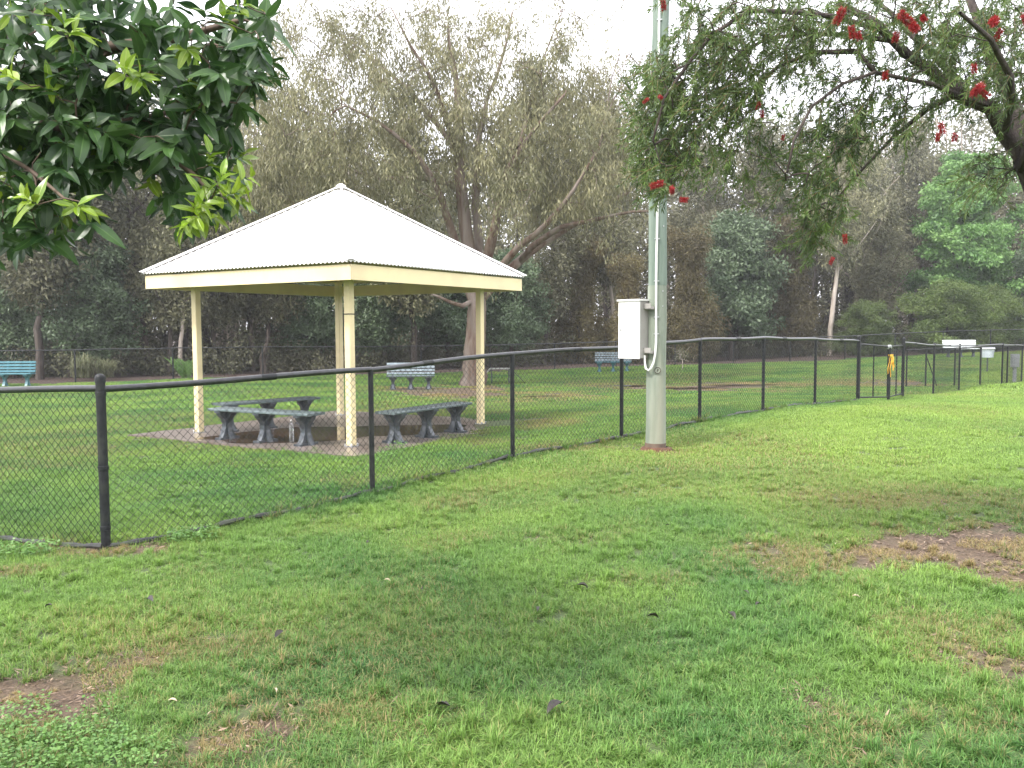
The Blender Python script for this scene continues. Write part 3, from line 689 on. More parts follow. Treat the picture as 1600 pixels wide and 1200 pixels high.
# roof faces with true corrugations
PIT = .076; AMP = .0105; EO = E + .045; z_e = ZB + FA + .022
def roof_z(t, ph): return AP * t
for k in range(4):
    Rk = Matrix.Rotation(k * math.pi / 2, 4, 'Z')
    n = int(2 * EO / PIT * 8); V = []; Fq = []
    for i in range(n + 1):
        x = -EO + 2 * EO * i / n; c = AMP * math.cos(2 * math.pi * x / PIT); top = 1 - abs(x) / EO
        for t in (0, top * .5, top):
            V.append((x, -EO * (1 - t), z_e + AMP + AP * t + c))
    for i in range(n):
        for j in (0, 1):
            a = i * 3 + j; Fq.append((a, a + 3, a + 4, a + 1))
    V = [tuple(Rk @ Vector(v)) for v in V]
    mm = mesh('roof_sheet', V, Fq, True, [M['roof'], M['under']])
    o = link('roof_sheet', mm, sh); so = o.modifiers.new('thick', 'SOLIDIFY'); so.thickness = .0025; so.offset = -1; so.material_offset = 1; so.material_offset_rim = 0
    # hip capping over the joint
    A = Vector((-EO - .02, -EO - .02, z_e + AMP * 2 + .008)); B = Vector((0, 0, z_e + AP + AMP * 2 + .02)); 
    d = (B - A).normalized(); w = .105
    n1 = Vector((1, 0, 0)); n2 = Vector((0, 1, 0)); L_ = (B - A).length
    V = []
    for s in (0, 1):
        q = A + (B - A) * s; lift = Vector((0, 0, .014))
        p1 = q + Vector((w, 0, 0)) ; p2 = q + Vector((0, w, 0))
        # drop to the sheet planes
        p1.z = q.z - 0; p2.z = q.z - 0
        if s == 1: p1 = q + Vector((w * .2, 0, -.0)); p2 = q + Vector((0, w * .2, 0))
        V += [p1, q + lift, p2]
    V = [tuple(Rk @ v) for v in V]
    o = link('hip_cap', mesh('hip_cap', V, [(0, 1, 4, 3), (1, 2, 5, 4)], False, [M['roof']]), sh); so = o.modifiers.new('thick', 'SOLIDIFY'); so.thickness = .003; so.offset = 1
    # hip rafter and ring beam
    A = Vector((-E + .06, -E + .06, ZB + FA - .10)); B = Vector((-.03, -.03, ZB + FA + AP - .12))
    V = []
    side = Vector((1, -1, 0)).normalized() * .022
    for q in (A, B):
        V += [q - side, q + side, q + side + Vector((0, 0, .085)), q - side + Vector((0, 0, .085))]
    V = [tuple(Rk @ v) for v in V]
    link('hip_rafter', mesh('hip_rafter', V, [(0, 1, 2, 3), (4, 7, 6, 5), (0, 4, 5, 1), (1, 5, 6, 2), (2, 6, 7, 3), (3, 7, 4, 0)], False, [M['cream']]), sh)
    m = MB(); m.box((0, -S_, ZB + FA + .08), (2 * S_ - .11, .05, .12), None)
    m.v = [tuple(Rk @ Vector(v)) for v in m.v]; m.build('ring_beam', M['cream'], sh)
m = MB(); m.lathe((0, 0, z_e + AP + .02), [(.09, -.03), (.08, .02), (.03, .05), (.01, .055)], 12); m.build('apex_cap', M['roof'], sh, True)

# ------------------------------------------------------------------ benches
LEGP = [(-.17, .40), (.17, .40), (.155, .36), (.085, .30), (.058, .24), (.062, .17), (.10, .08), (.15, .0), (.085, .0), (.045, .075), (0, .10), (-.045, .075), (-.085, 0), (-.15, 0), (-.10, .08), (-.062, .17), (-.058, .24), (-.085, .30), (-.155, .36)]
def leg_mesh(name, th, matl):
    n = len(LEGP); V = [(-th / 2, y, z) for y, z in LEGP] + [(th / 2, y, z) for y, z in LEGP]
    Fc = [tuple(range(n)), tuple(range(2 * n - 1, n - 1, -1))] + [(i, (i + 1) % n, n + (i + 1) % n, n + i) for i in range(n)]
    # foot bar
    k = len(V); mb = MB(); mb.v = list(V); mb.f = list(Fc)
    V2 = [(y * .82, -th * .4, z) for y, z in LEGP] + [(y * .82, th * .4, z) for y, z in LEGP]
    mb.add([(a, b, min(max(c, .002), .397)) for a, b, c in V2], [f[::-1] for f in Fc])
    mb.box((0, 0, .015), (th * 1.5, .36, .03)); mb.box((0, 0, .41), (th * 1.4, .37, .025))
    return mesh(name, mb.v, mb.f, False, [matl])
def bench(c, rz, length, back, matp, matl, label, lw=3, group=None, matb=None):
    b = empty('park_bench' if back else 'backless_bench', c, rz, label=label, cat='bench', group=group)
    lm = leg_mesh('leg', .085, matl)
    for i in range(lw):
        x = -length / 2 + .2 + (length - .4) * i / (lw - 1)
        o = link('leg', lm, b); o.location = (x, 0, 0)
        if back:
            m = MB(); a = Matrix.Rotation(-.22, 4, 'X'); m.box((x, .23, .62), (.05, .05, .50), a); m.build('back_post', matl, b)
    pm = MB(); pm.box((0, 0, 0), (length, .115, .038), bev=.008); m0 = mesh('seat_plank', pm.v, pm.f, False, [matp])
    for j in range(3):
        o = link('seat_plank', m0, b); o.location = (0, -.126 + .126 * j, .442 + (.001 if j == 1 else 0))
    if back:
        pm = MB(); pm.box((0, 0, 0), (length, .03, .074), bev=.006); m1 = mesh('back_plank', pm.v, pm.f, False, [matb or matp])
        for j in range(4):
            z = .52 + j * .102; o = link('back_plank', m1, b); o.location = (0, .23 + (z - .62) * .2236 - .044, z); o.rotation_euler = (-.22, 0, 0)
    return b
def bench_pts(p, q, base_z):
    p = np.array(p, float); q = np.array(q, float); c = (p + q) / 2; return (c[0], c[1], base_z), math.atan2(q[1] - p[1], q[0] - p[0]), float(np.linalg.norm((q - p)[:2]))
c, rz, L_ = bench_pts((-4.42, 12.9), (-2.72, 11.95), zt); bench(c, rz, L_, False, M['plank'], M['bleg'], 'backless bench with pale wet top at the front left of the shelter slab')
c, rz, L_ = bench_pts((-4.66, 13.6), (-3.42, 14.9), zt); bench(c, rz, L_, False, M['plank'], M['bleg'], 'backless dark bench standing behind another bench at the left of the shelter')
c, rz, L_ = bench_pts((-1.78, 12.05), (-.78, 13.65), zt); bench(c, rz, L_, False, M['plank'], M['bleg'], 'backless grey bench standing alone on the right side of the shelter slab')
p = at(642, 608, 28); bench((p[0], p[1], gz1(p[0], p[1]) + .0), .10, 1.55, True, M['plank'], M['bleg'], 'bench with pale wet back slats behind the shelter, left of the big gum tree', matb=M['plank_sheen'])
p = at(958, 581, 38); bench((p[0], p[1], gz1(p[0], p[1])), -.1, 1.6, True, M['plankt'], M['tleg'], 'teal bench far across the field, just left of the timber pole', matb=M['plank_sheen'])
p = at(8, 603, 29.5); bench((p[0], p[1], gz1(p[0], p[1])), .05, 1.9, True, M['plankt'], M['tleg'], 'teal slatted bench cut by the left edge of the photo', lw=3)
p = at(1501, 556, 42.5); bench((p[0], p[1], gz1(p[0], p[1])), -.05, 1.6, True, M['white_plank'], M['bleg'], 'white slatted bench far right in front of the dark shrubs', matb=M['white_plank'])
# bottle
m = MB(); p = np.array([-3.34, 13.0, zt]); 
bo = empty('water_bottle', p, label='clear plastic bottle standing under the front left shelter bench', cat='bottle')
m.lathe((0, 0, 0), [(.03, 0), (.034, .01), (.034, .07), (.031, .08), (.034, .09), (.034, .16), (.028, .19), (.013, .215), (.013, .235)], 14); m.build('bottle_body', M['bottle'], bo, True)
m = MB(); m.lathe((0, 0, .236), [(.016, 0), (.016, .02)], 12); m.build('bottle_cap', M['meter'], bo, True)
# agility ramp
p = at(786, 597, 32); 
ag = empty('agility_ramp', (p[0], p[1], gz1(p[0], p[1])), .05, label='dog agility walk with pale deck and dark end ramps beside the big gum tree', cat='agility ramp')
m = MB(); m.box((-.1, 0, .56), (.75, .5, .035)); m.build('deck', M['ramp_top'], ag)
for x in (-.42, .22):
    for y in (-.2, .2):
        m = MB(); m.box((x, y, .27), (.035, .035, .54)); m.build('leg', M['bleg'], ag)
for s in (-1, 1):
    x0, x1 = (.28, .82) if s > 0 else (-.48, -.98); V = []
    for y in (-.25, .25):
        V += [(x0, y, .575), (x1, y, .03), (x1, y, 0), (x0, y, .535)]
    link('ramp', mesh('ramp', V, [(0, 1, 2, 3), (7, 6, 5, 4), (0, 4, 5, 1), (2, 6, 7, 3), (1, 5, 6, 2), (0, 3, 7, 4)], False, [M['ramp_dark'] if s > 0 else M['ramp_top']]), ag)
# tub and box at the far right
p = at(1543, 560, 33); tb = empty('litter_tub', (p[0], p[1], gz1(p[0], p[1]) + 0), label='small white lidded tub on a stake behind the entry pen fence', cat='tub')
zz = p[2] - tb.location.z
m = MB(); m.lathe((0, 0, .55), [(.20, 0), (.23, .30), (.23, .31)], 16); m.build('tub', M['bin'], tb, True)
m = MB(); m.lathe((0, 0, .86), [(.26, 0), (.27, .03), (.24, .07), (.05, .085)], 16); m.build('lid', M['white_plank'], tb, True)
m = MB(); m.lathe((0, .0, 0), [(.03, -.1), (.03, .55)], 8); m.build('stake', M['bleg'], tb, True)
p = at(1586, 560, 28); gb = empty('cabinet_box', (p[0], p[1], gz1(p[0], p[1])), -.2, label='grey upright service cabinet by the last fence posts on the right', cat='cabinet')
m = MB(); m.box((0, 0, .72), (.22, .2, .42), bev=.01); m.build('cabinet_body', M['greybox'], gb)
m = MB(); m.box((0, 0, .25), (.09, .09, .52)); m.build('stand', M['greybox'], gb)
m = MB(); m.box((0, -.105, .72), (.19, .012, .38)); m.build('cabinet_door', M['greybox'], gb)

# ------------------------------------------------------------------ timber pole with meter box
pb = at(1024, 699, 10.5); pb[2] = gz1(pb[0], pb[1])
pole = empty('utility_pole', pb, 0, label='tall greenish treated timber power pole in front of the fence', cat='pole')
lean = math.radians(.35)
def polept(z): return np.array([z * math.tan(lean), 0, z])
rad = lambda z: .122 - z * .0045
m = MB(); zs = np.array([-.4, 0, .1, .4, .8, 1.2, 1.6, 2.0]); 
m.tube([polept(z) + [.004 * math.sin(z * 5), 0, 0] for z in zs], [rad(z) * (1.02 if z < .2 else 1) for z in zs], 28); m.build('lower_shaft', M['pole'], pole, True)
m = MB(); zs = np.linspace(2.0, 9.5, 16)
m.tube([polept(z) + [.01 * math.sin(z * 1.3), 0, 0] for z in zs], [rad(z) * .985 for z in zs], 28); m.build('upper_shaft', M['poletop'], pole, True)
m = MB(); m.tube([polept(.0) , polept(.09)], [.131, .128], 28); m.build('ground_sleeve', mat('stained_foot', (.16, .11, .08), .8, (.10, .07, .05), 8, bump=.4), pole, True)
# round timber plug with a mark, facing the camera
m = MB(); n = 20
q = polept(.98) + np.array([-.005, -.121, 0])
m.tube([q + [0, .02, 0], q + [0, -.004, 0]], [.05, .047], n); m.build('timber_plug', M['pole'], pole, True)
ring = [q + np.array([.036 * math.cos(a), -.006, .036 * math.sin(a)]) for a in np.linspace(0, 2 * math.pi, 21)]
m = MB(); m.tube(ring, .004, 5, False); m.tube([q + [-.008, -.008, -.016], q + [0.002, -.008, .018], q + [.012, -.008, .004]], .004, 5); m.build('plug_mark', M['bark_dark'], pole, True)
# conduit
cpts = []
cx = -.028
for z in np.linspace(9.3, 1.55, 30): 
    r_ = rad(z); cpts.append(polept(z) + [cx + .006 * math.sin(z * 2.2), -math.sqrt(max(r_ * r_ - cx * cx, 0)) - .014, 0])
cpts += [polept(1.32) + [-.03, -.138, 0], polept(1.18) + [-.038, -.14, 0], polept(1.08) + [-.055, -.14, 0], polept(1.01) + [-.085, -.138, 0], polept(.98) + [-.115, -.13, 0], polept(1.0) + [-.145, -.11, 0], polept(1.07) + [-.155, -.095, 0], polept(1.16) + [-.157, -.085, 0]]
m = MB(); m.tube(cpts, .0135, 10); m.build('conduit', M['conduit'], pole, True)
for z in (9, 8.2, 7.4, 6.6, 5.8, 5.1, 4.4, 3.75, 3.1, 2.55, 2.05, 1.62, 1.42):
    m = MB(); r_ = rad(z); q = polept(z) + [cx + .006 * math.sin(z * 2.2), -math.sqrt(r_ * r_ - cx * cx) - .014, 0]
    m.box(tuple(q + [0.004, .004, 0]), (.058, .03, .014)); m.build('conduit_clip', M['steel'], pole)
for z in (2.7, 1.93, 1.75):
    m = MB(); q = polept(z) + [.05, -.10, 0]; m.tube([q + [0, .02, 0], q + [0, -.012, 0]], .008, 6); m.build('bolt', M['steel'], pole, True)
# meter box: fixed to the pole's left face, its door towards the left/camera
mbx = empty('meter_box', (pb[0] - .285, pb[1] + .01, pb[2] + 1.13), math.radians(-47), label='white metal meter box fixed to the left side of the timber pole', cat='meter box')
m = MB(); m.box((0, .045, .34), (.31, .19, .68), bev=.008); m.build('box_body', M['meter_in'], mbx)
m = MB(); m.box((0, -.062, .34), (.325, .025, .70), bev=.006); m.build('box_door', M['meter'], mbx)
m = MB(); m.box((0, .035, .695), (.345, .25, .022)); m.build('box_hood', M['meter'], mbx)
for z in (.60, .07):
    m = MB(); m.box((.20, .06, z), (.12, .06, .035)); m.box((.20, .025, z + .022), (.12, .012, .06)); m.build('bracket', M['meter_in'], mbx)
m = MB(); m.tube([(-.12, -.072, .34), (-.12, -.09, .34)], .012, 8); m.build('door_lock', M['steel'], mbx, True)
# red soil at the foot
rng = np.random.default_rng(6); mb = MB()
V = [(0, 0, .05)]; n = 26
for k_, (r0, z0) in enumerate(((.13, .04), (.17, .026), (.22, -.012))):
    for i in range(n):
        a = 2 * math.pi * i / n; q = r0 * (1 + rng.uniform(-.12, .12) * (k_ > 0)) * (1.15 if math.cos(a) > .3 else 1); V.append((q * math.cos(a), q * math.sin(a), z0 + rng.uniform(-.006, .008)))
Fc = [(1 + k_ * n + i, 1 + (k_ + 1) * n + i, 1 + (k_ + 1) * n + (i + 1) % n, 1 + k_ * n + (i + 1) % n) for k_ in (0, 1) for i in range(n)]
o = link('soil', mesh('soil', V, Fc, True, [M['redsoil']]), kind='stuff', label='ring of red soil heaped round the foot of the timber pole'); o.location = pb

# ------------------------------------------------------------------ damp air
HZ = bpy.data.materials.new('damp_air'); HZ.use_nodes = True; HZ.node_tree.nodes.clear()
_pv = HZ.node_tree.nodes.new('ShaderNodeVolumePrincipled'); _o = HZ.node_tree.nodes.new('ShaderNodeOutputMaterial')
_pv.inputs['Color'].default_value = (.9, .92, .95, 1); _pv.inputs['Density'].default_value = .0009; _pv.inputs['Anisotropy'].default_value = .2
HZ.node_tree.links.new(_pv.outputs[0], _o.inputs['Volume'])
m = MB(); m.box((0, 190, 7.5), (820, 640, 18)); m.build('haze', HZ, kind='stuff', label='thin damp haze in the air')

# ------------------------------------------------------------------ trees
def quads(P, D, N_, L_, W_, off=.45):
    """leaf rhombi"""
    S = np.cross(D, N_); S /= (np.linalg.norm(S, axis=1, keepdims=True) + 1e-9)
    L_ = L_[:, None]; W_ = W_[:, None] / 2
    V = np.stack([P, P + D * L_ * off + S * W_, P + D * L_, P + D * L_ * off - S * W_], 1)
    n = len(P); return V.reshape(-1, 3), np.arange(4 * n).reshape(n, 4)
def unit(v): return v / (np.linalg.norm(v, axis=-1, keepdims=True) + 1e-9)
def grow(limbs, targets, rng, r_tip, expo=2.3, sag=.12, jit=.06, root_r=None, nmid=2, base_count=1):
    """limbs: list of (polyline, r_start, r_end). returns tube verts/quads"""
    pos = []; par = []; rmin = []
    for (pl, ra, rb) in limbs:
        pl = np.array(pl, float); seg = []
        for i in range(len(pl) - 1):
            k = max(1, int(np.linalg.norm(pl[i + 1] - pl[i]) / (.6 if np.linalg.norm(pl[-1] - pl[0]) > 4 else .25)))
            for s in range(k): seg.append(pl[i] + (pl[i + 1] - pl[i]) * s / k)
        seg.append(pl[-1]); seg = np.array(seg)
        m_ = len(seg); t = np.linspace(0, 1, m_)
        # smooth
        for _ in range(2):
            if m_ > 4: seg[1:-1] = (seg[:-2] + seg[1:-1] * 2 + seg[2:]) / 4
        ln = np.linalg.norm(pl[-1] - pl[0]); seg[1:-1] += rng.normal(0, jit * .25 * min(ln, 3) / 3, (m_ - 2, 3)) if m_ > 2 else 0
        if pos:
            A = np.array(pos); j = int(np.argmin(((A - seg[0]) ** 2).sum(1))); prev = j
        else: prev = -1
        for i in range(m_):
            pos.append(seg[i]); par.append(prev); prev = len(pos) - 1; rmin.append(ra + (rb - ra) * t[i])
    nl = len(pos)
    T = np.array(targets)
    if len(T):
        A = np.array(pos); d = np.sqrt(((T[:, None] - A[None]) ** 2).sum(-1)).min(1); order = np.argsort(d)
        cap = nl + len(T) * (nmid + 1); B = np.zeros((cap, 3)); B[:nl] = A; cnt = nl
        for k in order:
            t = T[k]; dd = np.linalg.norm(B[:cnt] - t, axis=1) + .35 * np.maximum(0, B[:cnt, 2] - t[2]); j = int(np.argmin(dd)); a = B[j]; L_ = np.linalg.norm(t - a); prev = j
            for s in range(1, nmid + 2):
                u = s / (nmid + 1); q = a + (t - a) * u + np.array([0, 0, sag * L_ * math.sin(math.pi * u)]) 
                if s <= nmid: q = q + rng.normal(0, jit * L_ * .5, 3)
                B[cnt] = q; cnt += 1; pos.append(q); par.append(prev); prev = len(pos) - 1; rmin.append(0)
    n = len(pos); cntl = np.zeros(n); kids = [[] for _ in range(n)]
    for i in range(n):
        if par[i] >= 0: kids[par[i]].append(i)
    for i in range(n - 1, -1, -1):
        if not kids[i]: cntl[i] = max(cntl[i], base_count)
        if par[i] >= 0: cntl[par[i]] += cntl[i]
    rad_ = np.maximum(r_tip * cntl ** (1 / expo), np.array(rmin))
    V = []; Fq = []; k = 0
    starts = [i for i in range(n) if par[i] < 0]
    stack = [(i, None) for i in starts]
    while stack:
        i, p_ = stack.pop(); chain = [] ; rr_ = []
        if p_ is not None: chain.append(pos[p_]); rr_.append(min(rad_[i] * 1.15, rad_[p_]))
        while True:
            chain.append(pos[i]); rr_.append(rad_[i])
            if not kids[i]: break
            ks = sorted(kids[i], key=lambda c_: -rad_[c_])
            for c_ in ks[1:]: stack.append((c_, i))
            i = ks[0]
        if len(chain) < 2: continue
        C = np.array(chain); keep = [0] + [q for q in range(1, len(C)) if np.linalg.norm(C[q] - C[q - 1]) > 1e-4]
        C = C[keep]; rr_ = np.array(rr_)[keep]
        if len(C) < 2: continue
        ns = 4 if rr_[0] < .012 else (6 if rr_[0] < .1 else 14)
        v, q = tube_np(C, rr_, ns); V.append(v); Fq.append(q + k); k += len(v)
    return np.concatenate(V), np.concatenate(Fq)
def clump_leaves(C, per, spread, L0, W0, droop, rng, flat=1.0):
    """leaves around clump centres C; droop 1 = hang straight down, 0 = any way"""
    n = len(C) * per; c = np.repeat(C, per, 0)
    o = unit(rng.normal(0, 1, (n, 3))) * (rng.uniform(0, 1, n) ** .45)[:, None] * np.array([1, 1, flat]); P = c + o * spread
    D = unit(unit(rng.normal(0, 1, (n, 3)) + o * .6) * (1 - droop) + np.array([0, 0, -1.0]) * droop)
    N_ = unit(rng.normal(0, 1, (n, 3)) * [1, 1, .6] + np.array([0, 0, 1.0]) * (1 - droop))
    L_ = L0 * rng.uniform(.6, 1.3, n); W_ = W0 * rng.uniform(.7, 1.3, n)
    V, Q_ = quads(P, D, N_, L_, W_)
    ct = np.repeat(rng.uniform(0, 1, len(C)), per)
    t = np.clip(ct * .6 + rng.uniform(0, 1, n) ** 2 * .6 - .1, 0, 1)
    return V, Q_, np.repeat(t, 4)

# --- the big gum behind the shelter
rng = np.random.default_rng(21)
GY_ = 31.0
def gp_(px, py, dy=0): return at(px, py, GY_ + dy)
base = at(737, 602, GY_); base[2] = gz1(base[0], base[1])
limbs = [
    ([base - [0, 0, .3], gp_(739, 585), gp_(741, 550), gp_(744, 505), gp_(745, 470), gp_(741, 445)], .42, .31),
    ([gp_(741, 445), gp_(733, 405), gp_(727, 360), gp_(722, 310), gp_(722, 265), gp_(716, 225), gp_(722, 160), gp_(708, 100), gp_(700, 40)], .28, .04),
    ([gp_(744, 450), gp_(725, 420, -.5), gp_(708, 370, -1), gp_(695, 310, -1.5), gp_(672, 270, -2), gp_(640, 225, -2.5), gp_(590, 190, -3), gp_(540, 165, -3)], .20, .03),
    ([gp_(746, 450), gp_(748, 400, .6), gp_(746, 350, 1), gp_(742, 290, 1.5), gp_(748, 220, 2), gp_(760, 150, 2), gp_(790, 90, 2), gp_(800, 20, 2)], .20, .03),
    ([gp_(747, 455), gp_(764, 400, -.8), gp_(774, 350, -1.2), gp_(782, 290, -1.8), gp_(808, 230, -2), gp_(840, 190, -2.5), gp_(880, 150, -3)], .22, .04),
    ([gp_(748, 470), gp_(770, 440, .5), gp_(800, 418, 1), gp_(845, 380, 1.4), gp_(900, 345, 2), (gp_(950, 318, 2.5)), gp_(1000, 290, 3), gp_(1040, 250, 3.2)], .20, .035),
    ([gp_(812, 410, 1), gp_(850, 360, 0), gp_(905, 350, -1), gp_(960, 333, -1.5), gp_(1015, 330, -2)], .13, .03),
    ([gp_(750, 465), gp_(775, 425, -1), gp_(812, 385, -2), gp_(860, 350, -2.5), gp_(895, 300, -3), gp_(930, 240, -3)], .17, .03),
    ([gp_(742, 470), gp_(722, 482, -.5), gp_(700, 470, -1), gp_(676, 462, -1.4), gp_(655, 445, -1.6)], .10, .02),
    ([gp_(722, 300), gp_(690, 280, 1), gp_(650, 275, 2), gp_(600, 285, 2.5), gp_(545, 265, 3), gp_(490, 245, 3.4)], .14, .03),
    ([gp_(716, 240), gp_(680, 190, 1), gp_(640, 140, 1), gp_(590, 95, 1.5), (gp_(540, 60, 2)), gp_(500, 30, 2)], .12, .02),
    ([gp_(715, 250), gp_(700, 190, -1), gp_(680, 130, -1.5), gp_(640, 70, -2), gp_(610, 10, -2)], .12, .02),
    ([gp_(808, 230, -2), gp_(830, 170, -1), gp_(840, 110, 0), gp_(860, 60, 0), gp_(880, 15, 0)], .09, .015),
    ([gp_(930, 250, -2), gp_(945, 190, -1), gp_(950, 130, -1), gp_(965, 80, -1), gp_(985, 40, -1)], .05, .012),
    ([gp_(945, 190, -1), gp_(970, 130, -1), gp_(1000, 110, -1), gp_(1010, 60, -1)], .035, .01),
]
def gum_clumps(spec, rng, sub=9, sp=(.55, .55, .8)):
    C = []
    for (cx, cy, rx, ry, dy, n) in spec:
        a = rng.uniform(0, 2 * np.pi, n); r = np.sqrt(rng.uniform(0, 1, n))
        for i in range(n):
            c = at(cx + rx * r[i] * math.cos(a[i]), cy + ry * r[i] * math.sin(a[i]), GY_ + rng.uniform(-dy, dy)); k = sub if sub == 1 else int(sub * rng.uniform(.5, 1.5))
            C += list(c + rng.normal(0, 1, (k, 3)) * np.array(sp))
    return np.array(C)
C1 = gum_clumps([(700, 190, 250, 115, 4.2, 34), (530, 210, 120, 95, 4, 20), (630, 290, 80, 50, 2.5, 9), (850, 180, 100, 95, 3.5, 19), (800, 255, 95, 60, 3, 12), (950, 230, 75, 80, 3, 13),
                 (460, 150, 50, 90, 3, 6), (660, 100, 210, 60, 4, 13), (565, 330, 80, 35, 2, 6), (1000, 200, 40, 60, 2, 4), (490, 300, 80, 50, 3, 10), (420, 200, 40, 90, 3, 7), (400, 300, 60, 40, 3, 6), (880, 290, 90, 40, 3, 6)], rng)
C2 = gum_clumps([(640, 40, 260, 60, 3.5, 50), (470, 50, 80, 60, 3, 18), (970, 100, 55, 80, 1.5, 14), (930, 330, 80, 20, 2, 4), (820, 40, 110, 60, 3, 20)], rng, 4, (.4, .4, .5))
gum = empty('gum_tree', (0, 0, 0), label='huge spreading gum tree with reddish flared trunk behind the shelter', cat='tree')
V, Q_ = grow(limbs, np.concatenate([C1, C2]), rng, .0062, 2.35, .08, .10)
# flare and ribs on the lower trunk
z0 = base[2]; dz = np.clip((V[:, 2] - z0) / 1.6, 0, 1); cxy = base[:2]
nearb = (np.hypot(V[:, 0] - cxy[0], V[:, 1] - cxy[1]) < 1.3) & (V[:, 2] < z0 + 1.6)
ang = np.arctan2(V[:, 1] - cxy[1], V[:, 0] - cxy[0]); f = 1 + (1 - dz) ** 2 * (.26 + .10 * np.sin(ang * 5 + 1) + .06 * np.sin(ang * 9)) - .12 * (1 - dz)
V[nearb, 0] = cxy[0] + (V[nearb, 0] - cxy[0]) * f[nearb]; V[nearb, 1] = cxy[1] + (V[nearb, 1] - cxy[1]) * f[nearb]
link('trunk', mesh('trunk', V, Q_, True, [M['bark_gum']]), gum)
a1 = clump_leaves(C1, 80, .42, .20, .040, .62, rng, 1.4); a2 = clump_leaves(C2, 34, .38, .16, .034, .45, rng)
V = np.concatenate([a1[0], a2[0]]); Q_ = np.concatenate([a1[1], a2[1] + len(a1[0])]); t = np.concatenate([a1[2], a2[2]])
link('crown', mesh('crown', V, Q_, False, [M['leaf_gum']], attrs={'tint': ('POINT', t)}), gum)

# --- woodland trees: kinds built once, every tree placed as a thing of its own
def kind_tree(seed, H, spec, bark, leafm, per, spread, L0, W0, droop, ncl, trunk_r, lean_=(0, 0), lowest=.3, crown_r=2.5, flat=1.0, shape='top', forks=3):
    r_ = np.random.default_rng(seed)
    top = np.array([lean_[0], lean_[1], H * .85]); n = 7
    tr = [np.array([0, 0, -.3])] + [top * t + r_.normal(0, .10 * H / 10, 3) * [1, 1, 0] * (t > .1) for t in np.linspace(.03, 1, n)]
    limbs = [(tr, trunk_r, trunk_r * .25)]
    for k in range(forks):
        t = r_.uniform(max(.25, lowest), .75); q = top * t; a = r_.uniform(0, 2 * np.pi); ln = H * r_.uniform(.15, .3)
        limbs.append(([q, q + np.array([math.cos(a) * ln * .5, math.sin(a) * ln * .5, ln * .5]), q + np.array([math.cos(a) * ln, math.sin(a) * ln, ln * 1.1])], trunk_r * .45, trunk_r * .1))
    C = []
    while len(C) < ncl:
        z = r_.uniform(lowest, 1.0); a = r_.uniform(0, 2 * np.pi); u = math.sqrt(r_.uniform(.05, 1))
        if shape == 'dome': w = math.sqrt(max(0, 1 - ((z - lowest) / (1 - lowest) - .28) ** 2 / .55))
        elif shape == 'col': w = .6 + .4 * math.sin(z * 7)
        else: w = math.sin(math.pi * min(1, (z - lowest) / (1 - lowest) * .8 + .15))
        w *= .75 + .25 * math.sin(3 * a + z * 6)
        c = top * z / .85 * 1.0; C.append([c[0] + crown_r * w * u * math.cos(a), c[1] + crown_r * w * u * math.sin(a), z * H])
    C = np.array(C)
    V, Q_ = grow(limbs, C, r_, .010, 2.3, .05, .12)
    tm = mesh('trunk', V, Q_, True, [bark])
    V, Q_, t = clump_leaves(C, per, spread, L0, W0, droop, r_, flat)
    cm = mesh('crown', V, Q_, False, [leafm], attrs={'tint': ('POINT', t)})
    return tm, cm
K = {
 'slim_a': kind_tree(31, 12, 0, M['bark_dark'], M['leaf_slim'], 150, .85, .25, .085, .35, 130, .17, (.8, 0), .28, 2.3),
 'slim_b': kind_tree(32, 13, 0, M['bark_dark'], M['leaf_slim'], 150, .9, .25, .085, .35, 130, .15, (-1.2, .5), .25, 2.5),
 'pale_a': kind_tree(33, 13, 0, M['bark_pale'], M['leaf_slim'], 140, .8, .24, .07, .5, 110, .14, (.6, .5), .35, 2.3),
 'pale_b': kind_tree(34, 14, 0, M['bark_pale'], M['leaf_slim'], 140, .85, .24, .07, .5, 110, .17, (-.7, 0), .42, 2.6),
 'bushy': kind_tree(35, 6, 0, M['bark_dark'], M['leaf_bushy'], 210, .6, .17, .085, .15, 130, .13, (.2, 0), .16, 2.1, .7, 'dome'),
 'bright': kind_tree(36, 10.5, 0, M['bark_dark'], M['leaf_bright'], 330, .75, .20, .10, .25, 190, .22, (.2, 0), .06, 4.3, .5, 'dome', 5),
 'wattle': kind_tree(37, 3.4, 0, M['bark_dark'], M['leaf_wattle'], 300, .5, .14, .035, .3, 110, .07, (0, 0), .06, 2.3, .6, 'dome'),
 'brown': kind_tree(38, 6, 0, M['bark_dark'], M['leaf_brown'], 260, .55, .18, .036, .45, 120, .10, (.2, 0), .10, 1.5, 1.2, 'col'),
}
def tree(px, Y, kind, s, label, rz=0, name='woodland_tree', sz=None):
    x = (px - 800) / F * Y; z = gz1(x, Y)
    e = empty(name, (x, Y, z), rz, label=label, cat='tree', group='trees along the edge of the woodland'); e.scale = (s, s, sz or s)
    link('trunk', K[kind][0], e); link('crown', K[kind][1], e)
tree(62, 35, 'slim_a', 1.05, 'dark straight tree behind the teal bench at the left edge', 1.0)
tree(-40, 38, 'slim_b', .95, 'dark tree half cut by the left edge of the photo', 2.2)
tree(150, 36.5, 'bushy', .95, 'bushy grey-green tree left of the shelter with low leaves over the far fence', .3, 'bushy_tree')
tree(20, 37, 'bushy', .75, 'small green bushy tree behind the teal bench', 2.3, 'bushy_tree')
tree(172, 40, 'slim_a', 1.1, 'thin dark tree standing behind the bushy tree left of the shelter', 3.0)
tree(232, 38.5, 'slim_b', .95, 'dark leaning tree between the bushy tree and the pale leaning trunk', 0.2)
tree(262, 37.5, 'slim_b', .74, 'brown leaning tree just left of the left shelter post', 3.6)
